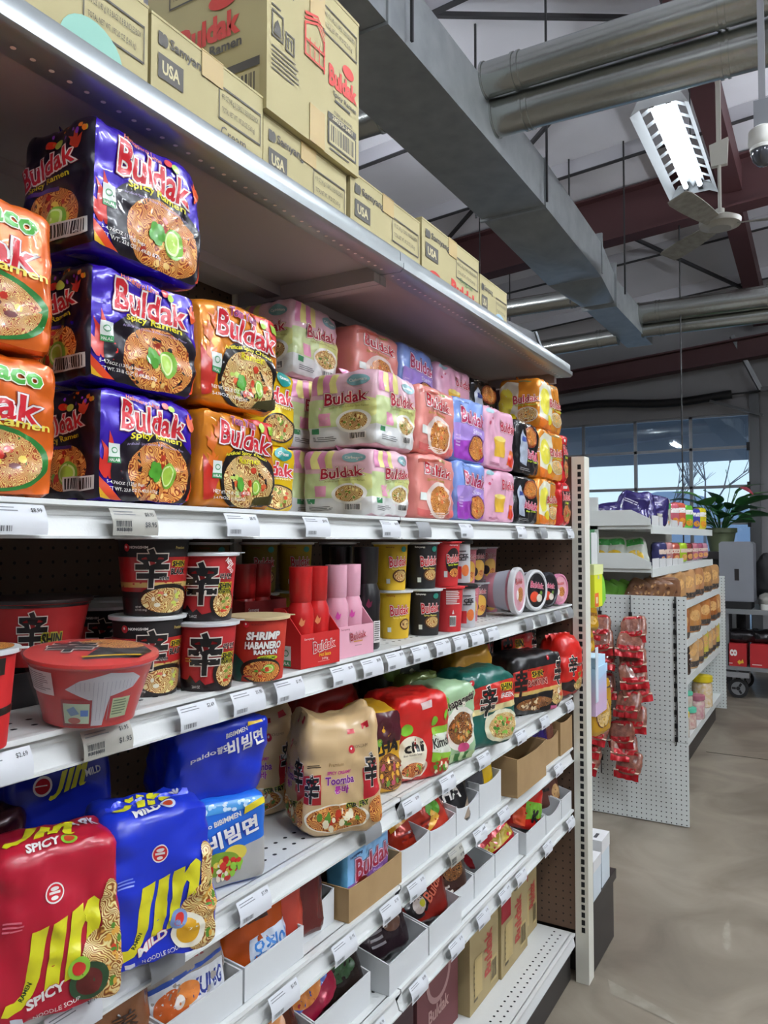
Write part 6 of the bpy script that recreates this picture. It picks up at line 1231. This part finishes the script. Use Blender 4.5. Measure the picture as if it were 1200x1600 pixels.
# shelf above the pegboard end: dried snacks
T3 = 1.10
o = gb(GX + .014, 6.995, GY, 1.2, T3 - .03, T3, GEN, 'shelf'); gb(GX + .014, 6.995, GY - .006, GY, T3 - .045, T3 + .004, GEN, 'price_rail', o)
for i in range(4): snack(['light green packet leaning nearest the post', 'light green packet, second of the leaning four', 'light green packet, third of the leaning four', 'light green packet, last of the leaning four'][i], 4.42 + .02 * i, 1.17 - .05 * i, T3 + .09, .12, .18, .02, '#7cc04a', lambda A: A.rect(.1, .2, .9, .3, I('#a8dc7a')), (0, 26, -84), 150 + i, g='leaning light green packets')
dry = lambda A: bits(A, .5, .5, .45, .45, ('#7a4a2a', '#b88a5a', '#5a3420'), 24, 3, .05)
for i, (y, x, lb) in enumerate(((.98, 4.42, 'brown dried fish bag leaning beside the green packets'), (.92, 4.44, 'brown dried fish bag, second of the leaning three'), (.87, 4.47, 'brown dried fish bag, third of the leaning three'), (.80, 4.52, 'bag of brown nuts at the corner above the pegboard end'))):
    snack(lb, x, y, T3 + .095, .13, .19, .05, '#7a5236', dry, (0, 22 if i < 3 else 0, -80), 156 + i, g='brown dried snack bags', film_=True)
def rowgoods(z_, xs, cols, w, h, lbs, g, y=.87, dark=True):
    for i, x in enumerate(xs): snack(lbs[i], x, y, z_ + h / 2, w, h, .06, cols[i % len(cols)], lambda A: (A.rect(.0, .0, 1, .24, I('#4a4440')), A.ell(.5, .6, .3, .2, I('#d8a86a'))), (0, 0, -26), 160 + i + int(z_ * 100), g=g, film_=True)
pos = ['nearest', 'second', 'third', 'fourth', 'fifth', 'farthest']
rowgoods(T3, (4.72, 5.1, 5.5, 5.9, 6.35, 6.75), ('#a87a4a', '#b88a58', '#c09060', '#b07a50'), .24, .2, [f'tan snack bag, {p} in the row above the second pegboard' for p in pos], 'tan snack bags above the pegboard', .87)
rowgoods(.852, (4.8, 5.3, 5.8, 6.3, 6.7, 6.9), ('#b8743a', '#a8642e', '#c08448'), .2, .2, [f'orange brown snack bag, {p} on the upper aisle shelf of the gondola' for p in pos], 'orange brown bags on the gondola')
rowgoods(.612, (5.7, 5.95, 6.2, 6.42, 6.64, 6.85), ('#c8a070', '#b88a60', '#c8b848'), .18, .22, [f'pale yellow snack bag, {p} on the middle aisle shelf of the gondola' for p in pos], 'pale yellow bags on the gondola')
t = thing('honey_jar', 'dark brown stacked jar on the middle aisle shelf', 'jar', (5.45, .88, .6105)); b = MB(); b.lathe([(0, 0), (.05, 0), (.055, .02), (.05, .06), (.042, .066), (.055, .08), (.05, .13), (.042, .136), (.05, .15), (.045, .2), (0, .205)], mat('jar_brown', '#3a2820', .25, coat=.3), 28); b.build('body', t)
b = MB(); b.tube([(-.052, -.02, .1), (0, -.058, .1), (.052, -.02, .1)], .006, mat('ribbon_pale', '#b8a8a0', .5), 8); b.build('ribbon', t)
def jar(label, x, y, z_, r, h, col, lid, g=None):
    t = thing('snack_jar', label, 'jar', (x, y, z_), 0, g); b = MB(); b.lathe([(0, 0), (r * .9, 0), (r, .008), (r, h * .7), (r * .8, h * .8), (0, h * .8)], mat('jar_' + col, col, .15, coat=.3, var='#d8c8b8', vscale=40), 28); b.build('body', t)
    b = MB(); b.lathe([(r * .82, h * .78), (r * 1.02, h * .8), (r * 1.02, h * .98), (r * .8, h), (0, h)], mat('jarlid_' + lid, lid, .4), 28); b.build('lid', t)
jar('jar with yellow lid nearest on the lowest gondola shelf', 5.32, .88, .2205, .06, .17, '#c8b8a8', '#d8b81e', 'jars on the lowest gondola shelf'); jar('jar with turquoise lid, lower of the stack', 5.62, .89, .2205, .07, .14, '#c08a8a', '#5ac0a0', 'jars on the lowest gondola shelf'); jar('jar with turquoise lid, upper of the stack', 5.64, .91, .3615, .065, .1, '#c8b0a8', '#5ac0a0', 'jars on the lowest gondola shelf')
jar('jar with bright yellow lid farther along the lowest gondola shelf', 6.4, .89, .2205, .075, .24, '#c8a868', '#d8c01e', 'jars on the lowest gondola shelf'); jar('pink jar between the turquoise and yellow lidded jars', 5.95, .87, .2205, .06, .17, '#c88a98', '#b06a7a', 'jars on the lowest gondola shelf')
b = MB(); b.box(-.16, .16, 0, .006, 0, .2, CARD); tag(b.build('card_flap', None, (5.15, .845, .2205), (R(-24), 0, 0)), 'brown cardboard flap leaning on the lowest gondola shelf', 'cardboard')

# ---------------- counter cart, printer, plant ----------------
t = thing('utility_cart', 'grey steel two tier cart on a caster near the garage door', 'cart', (8.3, .3, 0)); GS_ = mat('cart_grey', '#8f9294', .4, .5)
def cb(x0, x1, y0, y1, z0, z1, m, nm, par=t): b = MB(); b.box(x0, x1, y0, y1, z0, z1, m); return b.build(nm, par)
cb(-.3, .45, -.9, .62, .80, .845, GS_, 'top_tray'); cb(-.3, .45, -.9, .62, .27, .305, GS_, 'lower_tray')
for y in (.59, -.87): cb(-.28, -.24, y - .02, y + .02, .305, .8, GS_, 'leg'); cb(.4, .44, y - .02, y + .02, .305, .8, GS_, 'leg')
for i, (x, y) in enumerate(((-.22, .5), (.36, .5), (-.22, -.8), (.36, -.8))):
    b = MB(); b.box(x - .07, x + .07, y - .1, y + .1, .2, .25, mat('caster_plate', '#b0b2b4', .35, .6)); b.box(x - .05, x + .05, y - .012, y + .012, .25, .27, GS_); b.bar((x, y + .035, .2), (x, y + .035, .09), .012, .03, mat('caster_plate', '', 0)); b.bar((x, y - .035, .2), (x, y - .035, .09), .012, .03, mat('caster_plate', '', 0)); o = b.build('caster', t)
    b = MB(); b.tube([(x - .02, y, .0905), (x + .02, y, .0905)], .09, mat('caster_rubber', '#1c1c1e', .6), 28); b.tube([(x - .022, y, .0905), (x + .022, y, .0905)], .062, mat('caster_hub', '#8a8c8e', .4, .5), 24); b.tube([(x - .026, y, .0905), (x + .026, y, .0905)], .018, mat('caster_rubber', '', 0), 14)
    for a in (0, 120, 240): b.bar((x - .023, y + .02 * math.cos(R(a)), .0905 + .02 * math.sin(R(a))), (x - .023, y + .055 * math.cos(R(a)), .0905 + .055 * math.sin(R(a))), .004, .02, mat('caster_rubber', '', 0))
    b.build('wheel', o)
t = thing('printer', 'tall grey machine with dark slot and black foot standing on the cart', 'machine', (8.15, .8, .8455))
b = MB(); b.prism([(-.15, .07), (.15, .07), (.15, .62), (.13, .64), (-.13, .64), (-.15, .62)], 'x', -.1, .2, mat('printer_grey', '#7d8087', .45)); b.build('case', t, fix=True)
b = MB(); b.box(-.102, -.1, -.025, .015, .27, .38, DARK); b.build('slot', t)
b = MB(); b.prism([(-.13, 0), (.15, 0), (.15, .1), (.1, .07), (-.13, .07)], 'x', -.12, .2, BLACK); b.build('foot', t, fix=True)
for i, (y, w, lb) in enumerate(((.80, .16, 'red box with white letters and yellow bow, left on the lower cart tray'), (.48, .42, 'long red box with white label, right on the lower cart tray'))):
    t = thing('biscuit_box', lb, 'box', (8.02, y, .3056), 0, 'red boxes on the cart'); b = MB(); b.box(0, .3, -w / 2, w / 2, 0, .21, paper('#a81c20')); A = Art(w, .21, 9)
    if i == 0: A.text('co', .3, .6, .3, paper(W_), w=.4, bold=.05)
    A.poly([(.5, .2), (.62, .3), (.7, .22), (.8, .34), (.84, .16), (.7, .14), (.6, .08)], paper('#d8b030')); A.lines(.04, .06, .3, .14, 1, paper('#d8c8c0'))
    if i: A.rect(.72, .36, .92, .94, paper('#d2cfca')); A.lines(.74, .4, .9, .9, 6, paper('#8a8480'))
    A.put(b, lambda a, v, l: (-l, w / 2 - a, v)); b.build('box', t)
for i, (y, r_, x, lb) in enumerate(((.78, .07, 8.2, 'dark lumpy bag above the red boxes, left'), (.6, .08, 8.25, 'dark lumpy bag above the red boxes, middle'), (.42, .07, 8.2, 'dark lumpy bag above the red boxes, right'))):
    D = soft(.12, .14, .06, 3, .015, 170 + i, 14); b = MB(); bag(b, D, .12, .14, .06, foil('#1d1a1c'), .03); tag(b.build('dark_bag', None, (x, y, .5166)), lb, 'bag', 'dark bags on the cart')
D = soft(.14, .16, .075, 3, .02, 175, 12); b = MB(); bag(b, D, .14, .16, .075, film('#8d8a84'), .025); tag(b.build('plastic_sack', None, (8.2, .45, .8455)), 'crumpled grey plastic sack on the cart top right of the machine', 'bag')
t = thing('paper_roll', 'small white paper roll on the cart top in front of the sack', 'roll', (8.06, .545, .8455)); b = MB(); b.lathe([(.012, 0), (.05, 0), (.052, .03), (.05, .05), (.012, .05)], mat('roll_white', '#cfcfca', .6), 24); b.build('roll', t)
b = MB(); D = soft(.12, .1, .26, 2.6, .02, 177, 8); bag(b, D, .12, .1, .26, mat('jacket_black', '#1b1a1d', .7), .03); tag(b.build('black_backpack', None, (8.45, .56, .8455)), 'black backpack standing behind the grey machine at the right', 'bag')
# plant
LEAF = mat('leaf_green', '#3f7a44', .38, var='#2f5f36', vscale=8); LEAFL = mat('leaf_light', '#7fba66', .4, var='#569a4c', vscale=10)
t = thing('potted_plant', 'green potted plant with red flower in an olive pot in front of the windows', 'plant', (9.0, 1.04, 1.38))
OL = mat('pot_olive', '#5a6448', .5)
b = MB(); b.lathe([(0, 0), (.11, 0), (.15, .2), (.165, .2), (.165, .25), (.15, .25), (.14, .22), (0, .22)], OL, 32); b.build('pot', t)
b = MB(); b.lathe([(.14, .221), (0, .225)], mat('soil', '#2a221c', .9), 24); b.build('soil', t)
rr = random.Random(8)
def leafmesh(L, w, m, droop, fold=.25):
    b = MB(); n = 10; vs = []
    for i in range(n + 1):
        s_ = i / n; ww = w * math.sin(math.pi * min(1, s_ * .96 + .02)) ** .8 * (1 - .35 * s_); x = L * s_; zz = -droop * s_ * s_ * L
        vs += [(x, -ww, zz + fold * ww), (x, 0, zz), (x, ww, zz + fold * ww)]
    fs = []
    for i in range(n): a = i * 3; fs += [(a, a + 3, a + 4, a + 1), (a + 1, a + 4, a + 5, a + 2)]
    b.add(vs, fs, m); return b
big = [(150, 62, .30, .17, .09, LEAFL), (95, 50, .22, .26, .08, LEAF), (60, 40, .2, .3, .08, LEAF), (20, 60, .24, .24, .08, LEAF), (-30, 50, .26, .3, .06, LEAF), (-60, 66, .34, .24, .07, LEAF), (200, 45, .2, .26, .09, LEAF), (240, 50, .24, .28, .08, LEAF), (285, 62, .36, .3, .05, LEAFL), (110, 66, .36, .26, .06, LEAFL), (265, 40, .2, .3, .06, LEAF), (175, 72, .3, .28, .08, LEAF), (-100, 56, .3, .36, .05, LEAF), (80, 58, .32, .3, .085, LEAF), (130, 40, .22, .26, .08, LEAF), (-15, 36, .18, .26, .08, LEAF), (310, 70, .42, .3, .05, LEAF)] + [(rr.uniform(0, 360), rr.uniform(25, 65), rr.uniform(.12, .3), rr.uniform(.18, .28), rr.uniform(.05, .08), LEAF) for _ in range(16)]
for a, el, st, L, w_, m in big:
    a = R(a); el = R(el); d = Vector((math.cos(a) * math.cos(el), math.sin(a) * math.cos(el), math.sin(el))); p0 = Vector((math.cos(a) * .03, math.sin(a) * .03, .22)); p1 = p0 + d * st
    b = MB(); b.tube([p0, p0 + d * st * .5 + Vector((0, 0, .02)), p1], .006, LEAF, 6); o = b.build('stem', t)
    leafmesh(L * 1.15, w_ * 1.5, m, .45).build('leaf', o, p1, (rr.uniform(-.6, .6), -el * .6, a))
b = MB(); b.tube([(0, 0, .22), (-.05, -.12, .5), (-.06, -.2, .68)], .006, LEAF, 6); o = b.build('flower_stem', t); leafmesh(.15, .05, mat('flower_red', '#b04858', .35), .3).build('flower', o, (-.06, -.2, .68), (.4, .3, R(-100)))
b = MB(); b.tube([(0, -.03, .3), (.02, -.1, .7), (0, -.06, .88)], .004, LEAF, 6); b.build('flower_stem', t)
b = MB(); b.box(-.25, .3, -.3, .3, 1.3, 1.379, DARK); b.box(-.2, .25, -.25, .25, .0, 1.3, mat('stand_dark', '#2a2a2c', .6)); tag(b.build('dark_counter', None, (9.0, 1.04, 0)), 'dark counter carrying the potted plant behind the gondola', 'counter')
